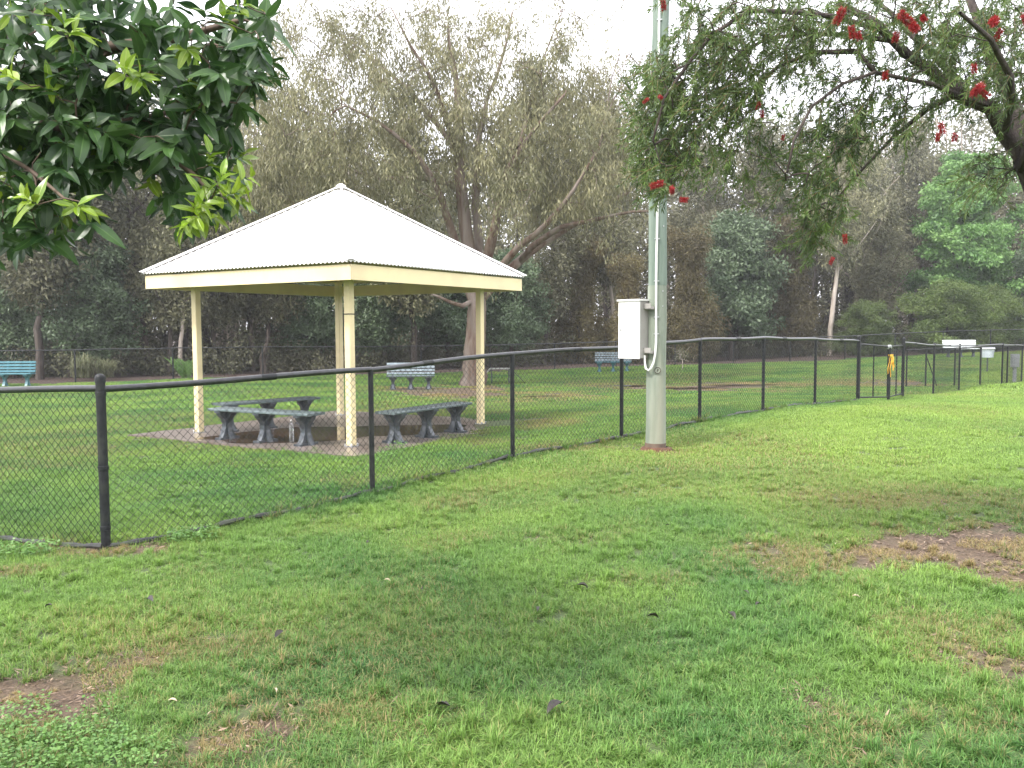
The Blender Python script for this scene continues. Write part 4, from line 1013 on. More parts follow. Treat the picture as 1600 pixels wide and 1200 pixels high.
tree(281, 37, 'pale_a', .72, 'pale-barked leaning tree beside the bright fern by the left shelter post', .1)
tree(333, 39, 'slim_a', .72, 'thin dark crooked tree right of the left shelter post', 5.0)
tree(395, 41, 'slim_a', .86, 'dark upright tree seen under the left half of the shelter roof', 2.0)
tree(416, 41.5, 'slim_b', .84, 'dark tree twinned with its left neighbour under the shelter roof', 4.4)
tree(480, 43, 'bushy', .95, 'green bushy tree seen between the left and middle shelter posts', 1.7, 'bushy_tree')
tree(505, 46, 'pale_b', .84, 'pale-barked tree behind the middle shelter posts', 1.2)
tree(600, 42, 'bushy', 1.0, 'green bushy tree seen right of the front shelter post', 4.0, 'bushy_tree')
tree(647, 41, 'slim_a', .95, 'thick dark tree directly behind the bench with pale slats', 4.1)
tree(700, 44, 'bushy', 1.05, 'green bushy tree just behind the big gum trunk on its left', .9, 'bushy_tree')
tree(800, 44, 'bushy', .95, 'green bushy tree behind the agility ramp', 2.9, 'bushy_tree')
tree(850, 46, 'slim_b', .82, 'dark tree right of the agility ramp under the gum limbs', 2.9)
tree(905, 46, 'brown', 1.05, 'brown feathery tree midway between the gum and the pole', .4, 'feathery_tree')
tree(960, 47, 'pale_a', 1.0, 'pale thin tree behind the meter box', 1.4)
tree(985, 45, 'brown', .9, 'brown feathery tree directly behind the timber pole', 2.4, 'feathery_tree')
tree(1080, 46, 'brown', 1.12, 'reddish-brown feathery tree just right of the timber pole', 4.2, 'feathery_tree')
tree(1150, 49, 'bushy', 1.35, 'rounded dark green tree right of the reddish-brown feathery tree', .5, 'bushy_tree')
tree(1232, 50, 'brown', 1.25, 'dull brown tree right of the rounded dark green one', 5.2, 'feathery_tree')
tree(1205, 55, 'slim_b', 1.05, 'tall olive tree rising behind the rounded dark green tree', 1.1)
tree(1297, 49, 'pale_b', .92, 'pale-trunked gum with its trunk showing left of the sky gaps', 2.5)
tree(1340, 54, 'pale_a', 1.0, 'slender pale tree between the pale-trunked gum and the bright green tree', 3.3)
tree(1372, 52, 'slim_a', .74, 'dark bare-limbed tree left of the bright green tree', .9)
tree(1355, 47.5, 'wattle', .85, 'small yellow-green shrub left of the large dark green shrub', 1.0, 'wattle_bush')
tree(1478, 48.2, 'wattle', 1.30, 'large dark green feathery shrub in front of the bright green tree', 2.0, 'wattle_bush', 1.12)
tree(1540, 49.5, 'wattle', 1.05, 'green feathery shrub behind the white tub at the far right', 4.0, 'wattle_bush')
tree(1505, 53.5, 'bright', 1.12, 'big bright green leafy tree at the right of the woodland', .7, 'leafy_tree')
tree(1620, 51, 'bushy', 1.0, 'blue-green bushy tree at the right edge of the photo', 3.3, 'bushy_tree')
tree(1110, 56, 'pale_b', .98, 'hazy pale gum behind and right of the timber pole', 5.5)
tree(1440, 58, 'pale_b', 1.05, 'hazy pale gum rising behind the left side of the bright green tree', .2)
tree(1580, 60, 'slim_b', 1.1, 'olive tree rising behind the right side of the bright green tree', 3.0)

# far wood and undergrowth: masses nobody could count
def wood(name, n, y_of, x0, x1, h, seed, leafm, per, spread, L0, W0, lowest, label, trunks=0, barkm=None, droop=.35):
    r_ = np.random.default_rng(seed); x = r_.uniform(x0, x1, n); y = y_of(x, r_)
    hh = h(x, r_); C = np.stack([x, y, gz(x, y) + hh * (lowest + (1 - lowest) * r_.uniform(0, 1, n) ** .85)], 1)
    V, Q_, t = clump_leaves(C, per, spread, L0, W0, droop, r_)
    Vs, Fs, mi, k = [V], [Q_], [np.zeros(len(Q_), int)], len(V); ts = [t]
    for i in range(trunks):
        xx = r_.uniform(x0, x1); yy = float(y_of(np.array([xx]), r_)[0]); H_ = float(h(np.array([xx]), r_)[0]) * .95; ln = r_.normal(0, .09)
        P = np.array([[xx + ln * H_ * u + r_.normal(0, .06), yy, gz1(xx, yy) - .1 + H_ * u] for u in np.linspace(0, 1, 6)])
        v, q = tube_np(P, np.linspace(r_.uniform(.10, .22), .03, 6), 6); Vs.append(v); Fs.append(q + k); k += len(v); mi.append(np.ones(len(q), int)); ts.append(np.zeros(len(v)))
        for b in range(4):
            u = r_.uniform(.25, .9); q0 = P[0] + (P[-1] - P[0]) * u; a = r_.uniform(0, 6.28); bl = H_ * r_.uniform(.08, .22)
            PP = np.array([q0, q0 + [bl * .5 * math.cos(a), bl * .5 * math.sin(a), bl * .45], q0 + [bl * math.cos(a), bl * math.sin(a), bl * r_.uniform(.6, 1.3)]])
            v, q = tube_np(PP, [.04, .028, .01], 4); Vs.append(v); Fs.append(q + k); k += len(v); mi.append(np.ones(len(q), int)); ts.append(np.zeros(len(v)))
    m_ = mesh(name, np.concatenate(Vs), np.concatenate(Fs), False, [leafm, barkm or M['bark_dark']], mi=np.concatenate(mi), attrs={'tint': ('POINT', np.concatenate(ts))})
    return link(name, m_, kind='stuff', label=label)
def hleft(x, r_): return np.where(x < 0, 16.5, 19.0) * (0.72 + .38 * vnoise(x, x * 0, .14, 3)) * r_.uniform(.85, 1.05, len(x))
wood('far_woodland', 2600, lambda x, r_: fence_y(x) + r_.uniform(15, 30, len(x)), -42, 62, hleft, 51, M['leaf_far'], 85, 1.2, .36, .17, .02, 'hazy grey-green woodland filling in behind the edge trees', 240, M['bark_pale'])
wood('mid_woodland', 1700, lambda x, r_: fence_y(x) + r_.uniform(9, 16, len(x)), -34, 52, lambda x, r_: hleft(x, r_) * .55, 52, M['leaf_slim'], 85, .95, .27, .11, .02, 'dim brownish trees and saplings behind the first row', 120, M['bark_dark'])
wood('undergrowth', 1500, lambda x, r_: fence_y(x) + 2.2 + 9 * r_.uniform(0, 1, len(x)) ** .5, -34, 50, lambda x, r_: r_.uniform(.4, 1, len(x)) * np.where(vnoise(x, x * 0, .5, 2) > .55, 2.2, 1.2), 53, M['leaf_under'], 85, .6, .18, .075, .05, 'dark brown brush under the woodland trees', 60, M['bark_dark'])

# fern, strap-leaf clump and sapling beyond the field
def strap_plant(name, x, y, n, L0, w, matl, label, cat, seed, up=.9, name_part='leaf'):
    r_ = np.random.default_rng(seed); V = []; Fc = []; tt = []
    for i in range(n):
        a = r_.uniform(0, 6.283); l = L0 * r_.uniform(.6, 1.15); sp = r_.uniform(.25, 1.0); k = len(V); bx, by = r_.normal(0, .12 * L0), r_.normal(0, .12 * L0)
        tv = r_.uniform(0, 1)
        for j in range(6):
            t = j / 5; rr_ = l * sp * t; z = l * up * math.sin(math.pi * (.05 + .62 * t)) * (1 - .45 * sp * t); ww = w * (1 - t) + .001
            V += [(bx + rr_ * math.cos(a) - ww * math.sin(a), by + rr_ * math.sin(a) + ww * math.cos(a), z), (bx + rr_ * math.cos(a) + ww * math.sin(a), by + rr_ * math.sin(a) - ww * math.cos(a), z)]; tt += [tv, tv]
        Fc += [(k + 2 * j, k + 2 * j + 1, k + 2 * j + 3, k + 2 * j + 2) for j in range(5)]
    e = empty(name, (x, y, gz1(x, y)), label=label, cat=cat)
    link('foliage', mesh('foliage', V, Fc, True, [matl], attrs={'tint': ('POINT', tt)}), e); return e
p = at(130, 595, 33.2); strap_plant('strap_leaf_clump', p[0], p[1], 260, 1.25, .014, M['strap'], 'pale arching clump of long grass leaves behind the far fence, right of the teal bench', 'plant', 1)
p = at(165, 595, 33.8); strap_plant('strap_leaf_clump', p[0], p[1], 200, 1.0, .014, M['strap'], 'lower spreading clump of long grass leaves left of the shelter posts', 'plant', 2)
def frond_plant(x, y, label):
    r_ = np.random.default_rng(9); V = []; Fc = []
    for i in range(13):
        a = i * 2.4; L_ = 1.5 * r_.uniform(.8, 1.1); sp = r_.uniform(.12, .5)
        for j in range(1, 16):
            t = j / 15; q = np.array([L_ * sp * t * math.cos(a), L_ * sp * t * math.sin(a), L_ * (.95 * t - .42 * t * t)])
            for s in (-1, 1):
                ll = .24 * math.sin(math.pi * min(1, .15 + t * .85)) + .03; d = np.array([-math.sin(a) * s, math.cos(a) * s, -.25]) + np.array([math.cos(a), math.sin(a), 0]) * .4; d = d / np.linalg.norm(d); k = len(V)
                V += [tuple(q), tuple(q + d * ll * .5 + [0, 0, .03]), tuple(q + d * ll), tuple(q + d * ll * .5 - [0, 0, .03])]; Fc.append((k, k + 1, k + 2, k + 3))
    e = empty('fern', (x, y, gz1(x, y)), label=label, cat='fern'); link('frond', mesh('frond', V, Fc, False, [M['fern']]), e)
p = at(290, 588, 34); frond_plant(p[0], p[1], 'bright green fern behind the left shelter post')
p = at(1066, 571, 38.5); r_ = np.random.default_rng(3); sp_ = empty('sapling', (p[0], p[1], gz1(p[0], p[1])), label='pale wiry sapling in the far field right of the timber pole', cat='sapling')
C = np.stack([r_.normal(0, .3, 40), r_.normal(0, .3, 40), r_.uniform(.35, 1.05, 40)], 1); V, Q_ = grow([([(0, 0, -.1), (.02, 0, .25), (0, .02, .5)], .02, .01)], C, r_, .006, 2.4, .02, .1)
link('trunk', mesh('trunk', V, Q_, True, [M['bark_pale']]), sp_)
V, Q_, t = clump_leaves(C, 14, .08, .07, .02, .1, r_); link('foliage', mesh('foliage', V, Q_, False, [M['strap']], attrs={'tint': ('POINT', t)}), sp_)

# ------------------------------------------------------------------ bottlebrush, upper right
rng = np.random.default_rng(77)
BY = 5.6
def bp_(px, py, dy=0): return at(px, py, BY + dy)
limbs = [
    ([np.array([4.15, BY + .2, -.2]), np.array([4.1, BY + .2, .6]), np.array([3.9, BY + .15, 1.6]), bp_(1665, 400), bp_(1625, 300), bp_(1600, 252), bp_(1575, 205), bp_(1545, 165), bp_(1510, 140), bp_(1470, 110), bp_(1420, 75), bp_(1370, 45), bp_(1310, 5)], .095, .022),
    ([bp_(1600, 262), bp_(1590, 180, .3), bp_(1560, 110, .5), bp_(1530, 40, .6), bp_(1500, -40, .7)], .06, .025),
    ([bp_(1545, 165), bp_(1500, 150, -.2), bp_(1465, 142, -.3), bp_(1420, 110, -.3), bp_(1380, 102, -.3), bp_(1300, 120, -.4), bp_(1260, 160, -.5), bp_(1235, 220, -.5), bp_(1230, 270, -.5)], .020, .005),
    ([bp_(1400, 65), bp_(1330, 50, .2), bp_(1260, 45, .3), bp_(1190, 55, .4), bp_(1130, 85, .4), bp_(1090, 130, .4), bp_(1060, 190, .4)], .017, .005),
    ([bp_(1370, 45), bp_(1300, 15, -.2), bp_(1230, 5, -.3), bp_(1160, 20, -.3), bp_(1110, 50, -.4), bp_(1065, 90, -.4), bp_(1035, 150, -.4), bp_(1020, 220, -.4)], .017, .005),
    ([bp_(1340, 80, -.2), bp_(1260, 70, 0), bp_(1215, 90, .2), bp_(1170, 140, .3), bp_(1140, 190, .3)], .018, .006),
    ([bp_(1510, 140), bp_(1450, 170, .3), bp_(1400, 200, .4), bp_(1340, 260, .4), bp_(1300, 320, .4)], .02, .006),
    ([bp_(1600, 262), bp_(1640, 150, -.4), bp_(1660, 60, -.5), bp_(1640, -60, -.4)], .06, .02),
    ([bp_(1570, 200), bp_(1600, 130, -.6), bp_(1560, 60, -.9), bp_(1500, 20, -1)], .03, .01),
    ([bp_(1500, 130, .3), bp_(1430, 60, .6), bp_(1360, -20, .8), bp_(1280, -60, 1)], .03, .01),
]
BBS = [(1100, 110, 95, 70, .5, 150), (1050, 180, 55, 85, .4, 120), (1040, 250, 40, 45, .3, 45), (1095, 200, 60, 70, .4, 48), (1150, 30, 130, 40, .5, 70), (1170, 120, 60, 60, .5, 42), (1210, 60, 70, 60, .5, 40),
       (1270, 110, 50, 50, .5, 26), (1300, 60, 90, 50, .5, 42), (1370, 150, 60, 50, .4, 44), (1330, 190, 60, 50, .4, 42), (1290, 240, 60, 50, .4, 34), (1285, 320, 40, 55, .3, 48), (1270, 365, 26, 20, .2, 14),
       (1230, 260, 40, 50, .3, 22), (1430, 60, 80, 60, .6, 62), (1400, 20, 120, 40, .7, 60), (1530, 90, 70, 60, .7, 60), (1560, 30, 90, 40, .7, 70), (1590, 130, 50, 60, .6, 40), (1480, 140, 40, 40, .5, 22),
       (1555, 265, 45, 35, .4, 24), (1180, 180, 40, 40, .3, 12), (1150, 250, 50, 40, .3, 12), (1420, 190, 40, 30, .4, 14), (1250, 20, 120, 30, .7, 40), (1100, -60, 200, 60, .8, 60), (1450, -70, 250, 60, 1.0, 90), (1700, 100, 80, 160, .8, 70)]
C = []
for (cx, cy, rx, ry, dy, n) in BBS:
    for i in range(int(n * 1.3)):
        a = rng.uniform(0, 2 * np.pi); r = math.sqrt(rng.uniform(0, 1)); C.append(bp_(cx + rx * r * math.cos(a), cy + ry * r * math.sin(a), rng.uniform(-dy, dy)))
C = np.array(C)
bb = empty('bottlebrush_tree', (4.05, BY + .2, gz1(4.05, BY + .2)), label='red-flowering bottlebrush tree arching in from the top right corner', cat='tree'); bb.location = (0, 0, 0)
V, Q_ = grow(limbs, C, rng, .0017, 2.35, .10, .10)
link('trunk', mesh('trunk', V, Q_, True, [M['bark_bb']]), bb)
# each clump is a short drooping twig with leaves along it
ns = len(C); dirs = unit(rng.normal(0, .5, (ns, 3)) + np.array([-.35, 0, -.65])); tl = rng.uniform(.10, .26, ns); per = 46
u = rng.uniform(-.1, 1, (ns, per)); P = (C[:, None] + dirs[:, None] * (tl[:, None] * u)[..., None]).reshape(-1, 3)
D = unit(np.repeat(dirs, per, 0) * .8 + unit(rng.normal(0, 1, (ns * per, 3))) * .75 + np.array([0, 0, -.15]))
V, Q_ = quads(P, D, unit(rng.normal(0, 1, (ns * per, 3))), rng.uniform(.030, .062, ns * per), rng.uniform(.005, .0085, ns * per))
ct = np.repeat(np.clip(rng.uniform(-.4, 1, ns), 0, 1), per); px_l = P[:, 0]
tint = np.clip(ct * .7 + rng.uniform(0, .3, ns * per), 0, 1)
link('foliage', mesh('foliage', V, Q_, False, [M['leaf_bb']], attrs={'tint': ('POINT', np.repeat(tint, 4))}), bb, kind='stuff')
Vs, Fs, k = [], [], 0
for i in range(ns):
    v, q = tube_np(np.array([C[i] - dirs[i] * .01, C[i] + dirs[i] * tl[i] * .5, C[i] + dirs[i] * tl[i]]), [.0018, .0014, .0008], 3); Vs.append(v); Fs.append(q + k); k += len(v)
link('twigs', mesh('twigs', np.concatenate(Vs), np.concatenate(Fs), True, [M['young_twig']]), bb, kind='stuff')
# red brushes: hundreds of fine stamens round a short stem
def brush_mesh(seed, L_=.085, r=.026, n=620):
    r_ = np.random.default_rng(seed); t = r_.uniform(0, 1, n); a = r_.uniform(0, 6.283, n)
    P = np.stack([np.zeros(n), np.zeros(n), -L_ * t], 1); D = unit(np.stack([np.cos(a), np.sin(a), r_.normal(-.1, .28, n)], 1)); 
    V, Q_ = quads(P, D, unit(r_.normal(0, 1, (n, 3))), r * r_.uniform(.65, 1.2, n), np.full(n, .0022), .7)
    return mesh('flower', V, Q_, False, [M['red']], attrs={'tint': ('POINT', np.repeat(r_.uniform(0, 1, n) ** 2, 4))})
bm = [brush_mesh(1), brush_mesh(2, .07, .022, 520), brush_mesh(3, .05, .02, 420)]
for i, (px, py, dy, s, tilt) in enumerate([(1318, 12, -.5, 1.1, .4), (1330, 40, -.5, 1.0, -.3), (1340, 50, -.45, 1.0, .3), (1405, 20, -.3, 1.3, .9), (1425, 40, -.35, 1.3, -.9), (1402, 50, -.3, 1.2, .2), (1555, 30, -.4, 1.2, 1.0), (1565, 45, -.4, 1.0, -.5),
                                          (1522, 100, -.6, 1.0, .1), (1535, 132, -.6, 1.1, 1.1), (1530, 140, -.55, 1.0, -.8), (1383, 112, -.2, 1.1, .3), (1470, 192, -.5, .8, .2), (1466, 208, -.5, .7, -.2), (1493, 208, -.5, .95, .15), (1037, 285, -.2, 1.0, 1.2), (1050, 292, -.2, .9, -1.0),
                                          (1062, 312, -.2, 1.0, 1.4), (1320, 366, 0, .7, .2), (1302, 402, 0, .7, .4), (1186, 160, 0, .9, .2), (1190, 172, 0, .6, .2), (1036, 0, -.2, .9, .1), (1030, 150, -.4, .7, 1.3), (1013, 154, -.3, .5, 1.0), (1225, 210, .1, .6, .4), (1440, 25, -.3, 1.0, .6), (1600, 20, -.4, 1.1, .4)]):
    p = bp_(px, py, dy - .35); s *= .92; o = link('flower', bm[i % 3], bb); o.location = p; o.rotation_euler = (tilt * .5, tilt, i * 1.3); o.scale = (s, s, s)

# ------------------------------------------------------------------ broad-leaved tree, upper left
rng = np.random.default_rng(42)
def leaf_mesh(name, matl, L_=.11, W_=.042, curl=.25, fold=.25, seed=0):
    V = []; vein = []; n = 7
    for i in range(n):
        t = i / (n - 1); w = W_ / 2 * (math.sin(math.pi * min(1, t ** .85)) ** .75) if 0 < t < 1 else .0006
        x = L_ * t; z = -curl * L_ * t * t
        for s, vv in ((-1, 0), (-.14, .0), (0, 1), (.14, .0), (1, 0)):
            V.append((x, s * w, z + abs(s) * w * fold + .0035 * math.sin(t * 9 + s * 2 + seed) * abs(s))); vein.append(vv)
    Fc = [(i * 5 + j, (i + 1) * 5 + j, (i + 1) * 5 + j + 1, i * 5 + j + 1) for i in range(n - 1) for j in range(4)]
    return V, Fc, vein
LV = [leaf_mesh('leaf', None, .112, .040, .25, .25, 0), leaf_mesh('leaf', None, .10, .042, .05, .35, 1), leaf_mesh('leaf', None, .125, .040, .4, .2, 2), leaf_mesh('leaf', None, .085, .036, .15, .4, 3)]
def shared(mn): return [mesh('leaf', v, f, True, [M[mn]], attrs={'vein': ('POINT', ve)}) for v, f, ve in LV]
LD, LL = shared('leaf_dark'), shared('leaf_lime')
# whorls: (px, py, depth, axis tilt) lime = young growth
WH = []
for (px, py, Y, n, sc_, lime, ax) in [
    (320, 318, 2.7, 9, .80, 1, (.6, -.3, .1)), (372, 300, 2.75, 9, .85, 1, (1, 0, .25)), (345, 290, 2.8, 7, .8, 1, (.5, -.4, .6)), (300, 345, 2.7, 8, .85, 1, (-.2, -.5, -.3)), (385, 318, 2.8, 6, .7, 1, (.9, -.3, -.3)), (325, 345, 2.75, 6, .7, 1, (.2, -.6, -.6)),
    (280, 360, 2.7, 7, .8, 1, (-.3, -.4, -.4)), (350, 270, 2.75, 7, .85, 1, (.4, -.3, .5)), (395, 275, 2.8, 5, .8, 1, (1, -.2, .3)), (310, 300, 2.75, 6, .8, 1, (-.2, -.6, .3)),
    (120, 322, 2.65, 8, .85, 1, (.3, -.5, 0)), (145, 330, 2.7, 5, .8, 1, (.7, -.4, -.4)), (38, 305, 2.7, 8, .8, 1, (-.2, -.5, .3)), (20, 310, 2.8, 5, .8, 1, (-.4, -.3, 0)),
    (100, 30, 2.7, 8, 1.0, 1, (.2, -.4, .8)), (120, 45, 2.8, 6, .9, 1, (.6, -.3, .3)), (200, 105, 2.75, 9, 1.0, 1, (.4, -.5, .2)), (225, 120, 2.75, 7, .9, 1, (.7, -.4, 0)), (355, 15, 2.9, 8, .9, 1, (.5, -.3, .5)), (385, 5, 3.0, 7, .9, 1, (.8, -.2, .4)),
    (295, 78, 2.9, 7, .95, 1, (.4, -.5, -.2)), (95, 340, 2.9, 6, .85, 1, (0, -.5, -.5)), (330, 235, 2.9, 5, .9, 1, (.3, -.2, .9)), (55, 375, 2.9, 5, .9, 0, (.1, -.4, -.8)), (235, 290, 3.1, 5, .9, 1, (.1, -.3, -.7)), (5, 115, 2.8, 5, 1, 1, (-.3, -.4, .1))]:
    WH.append((at(px, py, Y), n, sc_, lime, np.array(ax, float)))
DENSE = [(60, 60, 90, 70, 46), (180, 60, 90, 70, 44), (290, 70, 80, 65, 40), (370, 60, 45, 50, 18), (60, 150, 80, 55, 40), (170, 165, 90, 60, 44), (270, 170, 75, 60, 36), (340, 160, 45, 45, 16), (90, 215, 80, 45, 30), (210, 215, 60, 30, 18), (280, 245, 45, 40, 14), (330, 240, 40, 40, 14),
         (30, 270, 45, 55, 16), (110, 270, 40, 45, 14), (60, 330, 55, 40, 16), (140, 320, 28, 35, 7), (300, 330, 36, 40, 10), (340, 300, 30, 35, 8), (60, 370, 40, 25, 7), (265, 300, 22, 30, 5), (60, 250, 90, 45, 34), (150, 240, 60, 40, 18), (40, 330, 60, 50, 18), (-10, 350, 50, 60, 16), (360, 200, 30, 60, 10), (400, 70, 30, 60, 14), (310, 290, 40, 30, 10), (-80, 150, 80, 200, 45), (150, -60, 260, 50, 60), (390, 110, 25, 40, 8), (20, 190, 40, 60, 16)]
for (cx, cy, rx, ry, n) in DENSE:
    for i in range(int(n * .78)):
        a = rng.uniform(0, 6.283); r = math.sqrt(rng.uniform(0, 1)); px = cx + rx * r * math.cos(a); py = cy + ry * r * math.sin(a)
        Y = 2.85 + abs(rng.normal(0, .75)); ax = unit(np.array([rng.normal(.25, .5), rng.normal(-.35, .4), rng.normal(-.1, .5)]))
        WH.append((at(px, py, Y), int(rng.integers(5, 9)), rng.uniform(.85, 1.15), 1 if rng.uniform() < .06 else 0, ax))
def tl_(px, py, Y): return at(px, py, Y)
limbs = [([np.array([-3.5, 3.3, -.2]), np.array([-3.45, 3.3, 1.0]), np.array([-3.2, 3.35, 2.0]), tl_(-220, 150, 3.3), tl_(-80, 120, 3.3), tl_(60, 110, 3.3), tl_(180, 90, 3.3), tl_(290, 60, 3.3), tl_(380, 30, 3.4)], .11, .010),
         ([tl_(-220, 150, 3.3), tl_(-60, 190, 3.1), tl_(60, 200, 3.1), tl_(180, 190, 3.1), tl_(260, 220, 3.0), tl_(300, 265, 2.95), tl_(330, 300, 2.85)], .03, .006),
         ([tl_(-60, 190, 3.1), tl_(0, 240, 3.0), tl_(50, 270, 2.9), tl_(100, 310, 2.75)], .012, .005),
         ([tl_(-80, 120, 3.3), tl_(20, 40, 3.4), tl_(120, -10, 3.4), tl_(260, -30, 3.4)], .03, .008),
         ([tl_(180, 190, 3.1), tl_(250, 180, 3.3), tl_(330, 150, 3.4), tl_(385, 110, 3.5)], .012, .005)]
lt = empty('broadleaf_tree', (0, 0, 0), label='dark glossy broad-leaved tree with lime young shoots hanging in at top left', cat='tree')
TG = np.array([w[0] - w[4] / np.linalg.norm(w[4]) * .05 for w in WH])
V, Q_ = grow(limbs, TG, rng, .0021, 2.5, .06, .08)
link('branch', mesh('branch', V, Q_, True, [M['twig']]), lt)
leaves = []
for (c_, n, sc_, lime, ax) in WH:
    ax = ax / np.linalg.norm(ax); u_ = np.cross(ax, [0, 0, 1.0]); u_ = u_ / (np.linalg.norm(u_) + 1e-6) if np.linalg.norm(u_) > .1 else np.array([1.0, 0, 0]); v_ = np.cross(ax, u_)
    ph = rng.uniform(0, 6.28)
    for i in range(n):
        a = ph + i * 2.4 + rng.normal(0, .25); t = i / n; op = .55 + .75 * (1 - t) + rng.normal(0, .12)      # opening angle from axis
        d = ax * math.cos(op) + (u_ * math.cos(a) + v_ * math.sin(a)) * math.sin(op); d = d + np.array([0, 0, -.28]) * (.5 if lime else 1); d /= np.linalg.norm(d)
        nrm = ax * math.sin(op) - (u_ * math.cos(a) + v_ * math.sin(a)) * math.cos(op); nrm = nrm * .5 + np.array([0, -.15, .75]) + rng.normal(0, .22, 3); nrm = nrm - d * (nrm @ d); nrm /= np.linalg.norm(nrm)
        p = c_ - ax * (.05 - .05 * t) * 1.0; y_ = np.cross(nrm, d)
        s = 1.12 * sc_ * rng.uniform(.75, 1.1) * (.62 + .38 * (1 - t)) * (.85 if lime else 1.05)
        Mx = Matrix(((d[0] * s, y_[0] * s, nrm[0] * s, p[0]), (d[1] * s, y_[1] * s, nrm[1] * s, p[1]), (d[2] * s, y_[2] * s, nrm[2] * s, p[2]), (0, 0, 0, 1)))
        leaves.append((p[1] + (0 if lime else .12), lime, Mx, int(rng.integers(0, 4))))
leaves.sort(key=lambda q: q[0])
inframe = []; rest = []
for L_ in leaves:
    p = L_[2].translation; x = 800 + F * p.x / p.y; z = 514 - F * (p.z - CAMZ) / p.y
    (inframe if (-10 < x < 440 and -10 < z < 420 and len(inframe) < 296) else rest).append(L_)
for (_, lime, Mx, v) in inframe:
    o = link('leaf', (LL if lime else LD)[v], lt); o.matrix_local = Mx
for flag, mn in ((0, 'leaf_dark'), (1, 'leaf_lime')):
    Vs, Fs, ve, ti, k = [], [], [], [], 0
    for (_, lime, Mx, v) in rest:
        if lime != flag: continue
        A = np.array(Mx); W_ = np.array(LV[v][0]) @ A[:3, :3].T + A[:3, 3]; Vs.append(W_); Fs.append(np.array(LV[v][1]) + k); ve += LV[v][2]; ti += [random.random()] * len(W_); k += len(W_)
    if Vs: link('foliage', mesh('foliage', np.concatenate(Vs), np.concatenate(Fs), True, [M[mn]], attrs={'vein': ('POINT', ve), 'tint': ('POINT', ti)}), lt, kind='stuff')

# ------------------------------------------------------------------ weeds and fallen leaves on the lawn
def flat_leaf(L_, W_, matl, seed):
    r_ = np.random.default_rng(seed); V = []; n = 6
    for i in range(n):
        t = i / (n - 1); w = W_ / 2 * math.sin(math.pi * t) ** .8 if 0 < t < 1 else .001
        z = .012 * math.sin(t * 3.1) + .004; V += [(L_ * (t - .5), -w, z + w * .8), (L_ * (t - .5), 0, z), (L_ * (t - .5), w, z + w * 1.0 + r_.uniform(0, .006))]
    return mesh('fallen_leaf', V, [(i * 3 + j, i * 3 + 3 + j, i * 3 + 4 + j, i * 3 + 1 + j) for i in range(n - 1) for j in (0, 1)], True, [matl])
dk = [flat_leaf(.09, .04, M['dleaf'], i) for i in range(3)]; pk = [flat_leaf(.07, .022, M['pleaf'], i) for i in range(3)]
for i, (px, py, s) in enumerate([(910, 926, 1), (838, 962, .9), (1020, 975, 1), (1143, 973, 1), (1185, 955, .7), (1166, 935, .6), (868, 1122, 1.6), (235, 948, 1.1), (436, 1003, 1), (692, 1118, 1.1), (575, 855, .7), (76, 957, .7), (1010, 853, .6), (1043, 828, .5), (660, 930, .8)]):
    p = ground(px, py); o = link('fallen_leaf', dk[i % 3], label='largest dark curled dead leaf at the bottom middle of the lawn' if i == 6 else 'dark curled dead leaf lying on the near lawn', cat='leaf', group='dark dead leaves on the near lawn'); o.location = (p[0], p[1], p[2] + .035); o.rotation_euler = (.3 * math.sin(i), .3 * math.cos(i * 2), i * 1.7); o.scale = (s * .75,) * 3
for i, (px, py, s) in enumerate([(605, 916, 1), (430, 1092, 1), (1306, 858, .8), (1337, 942, 1), (1570, 828, 1.2), (1445, 856, .9), (1470, 853, .8), (840, 884, .5), (330, 1130, 1), (270, 1108, .9), (1578, 857, .9), (1420, 803, 1)]):
    p = ground(px, py); o = link('fallen_leaf', pk[i % 3], label='pale dry leaf lying on the near lawn', cat='leaf', group='pale dry leaves on the near lawn'); o.location = (p[0], p[1], p[2] + .035); o.rotation_euler = (.2, .2 * math.cos(i * 2), i * 2.1); o.scale = (s * .6,) * 3
# litter in the bare patches
r_ = np.random.default_rng(14); n = 22000
x = r_.uniform(-4, 8, n * 6); y = r_.uniform(2.4, 10, n * 6); d = dirt(x, y); kp = r_.uniform(.15, 1.2, len(x)) < d; x, y = x[kp][:n], y[kp][:n]; n = len(x)
a = r_.uniform(0, 6.28, n); D = unit(np.stack([np.cos(a), np.sin(a), r_.normal(.1, .25, n)], 1)); P = np.stack([x, y, gz(x, y) + r_.uniform(.004, .02, n)], 1)
V, Q_ = quads(P, D, unit(np.stack([r_.normal(0, .4, n), r_.normal(0, .4, n), np.ones(n)], 1)), r_.uniform(.02, .06, n), r_.uniform(.003, .012, n))
M['litter2'] = mat('litter_bits', (.14, .09, .055), .7, (.33, .24, .16), 9, attr='tint', attr_col=(.06, .035, .025), space='World')
link('leaf_litter', mesh('leaf_litter', V, Q_, False, [M['litter2']], attrs={'tint': ('POINT', np.repeat(r_.uniform(0, 1, n), 4))}), kind='stuff', label='dry twigs and leaf scraps in the bare lawn patches')
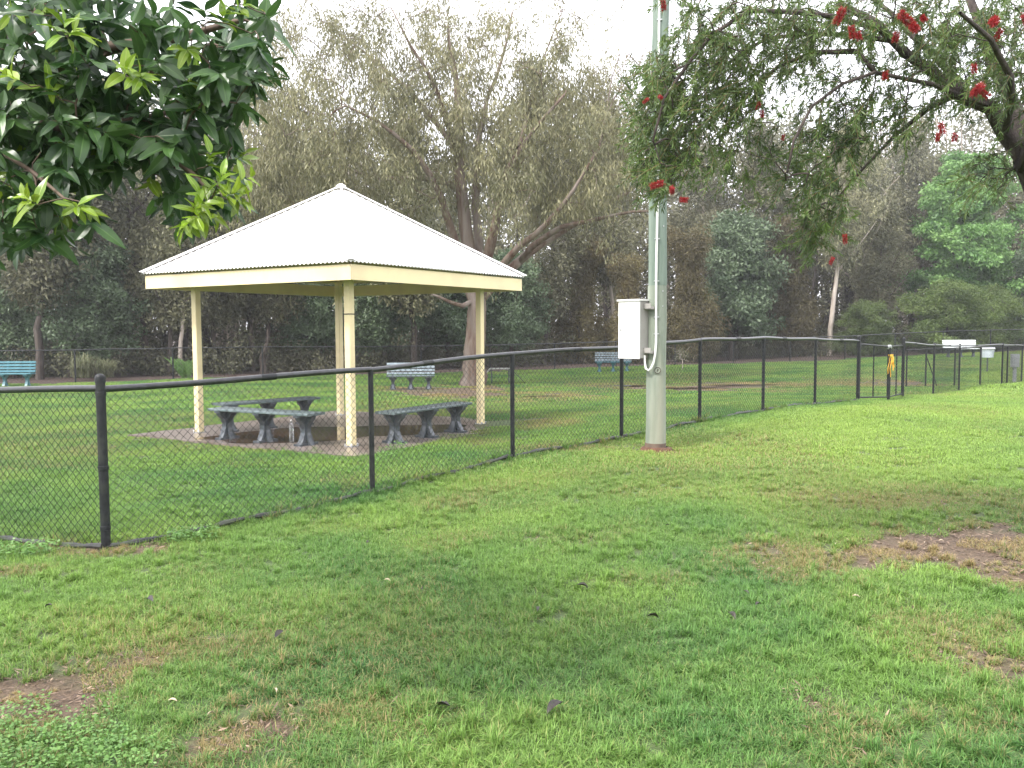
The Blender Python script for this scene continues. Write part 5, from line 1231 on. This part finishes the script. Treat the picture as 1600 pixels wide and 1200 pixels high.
# clover-like weeds bottom left, and rank tufts at the fence foot
M['clover'] = mat('weed_leaf', (.07, .17, .035), .5, (.12, .25, .05), 6, transl=.3, attr='tint', attr_col=(.16, .30, .07), space='World')
def weeds(pts_, hgt, seed, L0, label, name='weeds'):
    r_ = np.random.default_rng(seed); P = []; 
    for (px, py, hw, hh, n) in pts_:
        c0 = ground(px, py); a_ = ground(px, py - hh); b_ = ground(px, py + hh); rx = hw * c0[1] / F; ry = abs(a_[1] - b_[1]) / 2
        a = r_.uniform(0, 6.28, n); r = np.sqrt(r_.uniform(0, 1, n)); x = c0[0] + rx * r * np.cos(a); y = c0[1] + ry * r * np.sin(a); P.append(np.stack([x, y, gz(x, y) + r_.uniform(.01, hgt, n)], 1))
    P = np.concatenate(P); n = len(P); D = unit(r_.normal(0, 1, (n, 3)) * [1, 1, .3])
    V, Q_ = quads(P, D, unit(r_.normal(0, .4, (n, 3)) + [0, 0, 1]), L0 * r_.uniform(.6, 1.3, n), L0 * .75 * r_.uniform(.6, 1.2, n), .55)
    link(name, mesh(name, V, Q_, False, [M['clover']], attrs={'tint': ('POINT', np.repeat(r_.uniform(0, 1, n), 4))}), kind='stuff', label=label)
weeds([(90, 1175, 120, 40, 1500), (20, 1130, 50, 34, 350), (190, 1190, 80, 30, 450), (130, 1120, 90, 20, 120)], .06, 1, .018, 'low leafy weeds in the bottom left corner')
weeds([(610, 712, 22, 14, 500), (300, 845, 40, 8, 500), (30, 868, 60, 8, 500), (1250, 642, 30, 4, 100)], .10, 2, .03, 'leafy weeds growing at the foot of the fence')
# long grass along the fence foot
X, Y, Z = [], [], []
r_ = np.random.default_rng(5); allp = left_pts + post_pts[1:]
for i in range(len(allp) - 1):
    a_, b_ = allp[i], allp[i + 1]; L_ = np.linalg.norm((b_ - a_)[:2]); n = int(L_ / .13)
    t = r_.uniform(0, 1, n); X.append(a_[0] + (b_[0] - a_[0]) * t + r_.normal(0, .07, n)); Y.append(a_[1] + (b_[1] - a_[1]) * t + r_.normal(0, .07, n))
x = np.concatenate(X); y = np.concatenate(Y); kp = r_.uniform(0, 1, len(x)) < .25 + .75 * (vnoise(x, y, .9, 4) > .5); x, y = x[kp], y[kp]; n = len(x)
ct_ = blade_coll('tall', [(150, .18, .05, .15, .005, .6, 4), (130, .18, .05, .13, .005, .7, 3)])
scatter('fence_grass', np.stack([x, y, gz(x, y)], 1), np.stack([np.zeros(n), np.zeros(n), r_.uniform(0, 6.28, n)], 1), r_.uniform(.6, 1.1, n), r_.integers(0, 2, n), r_.uniform(0, .35, n), ct_, kind='stuff', label='longer grass left unmown along the fence foot')
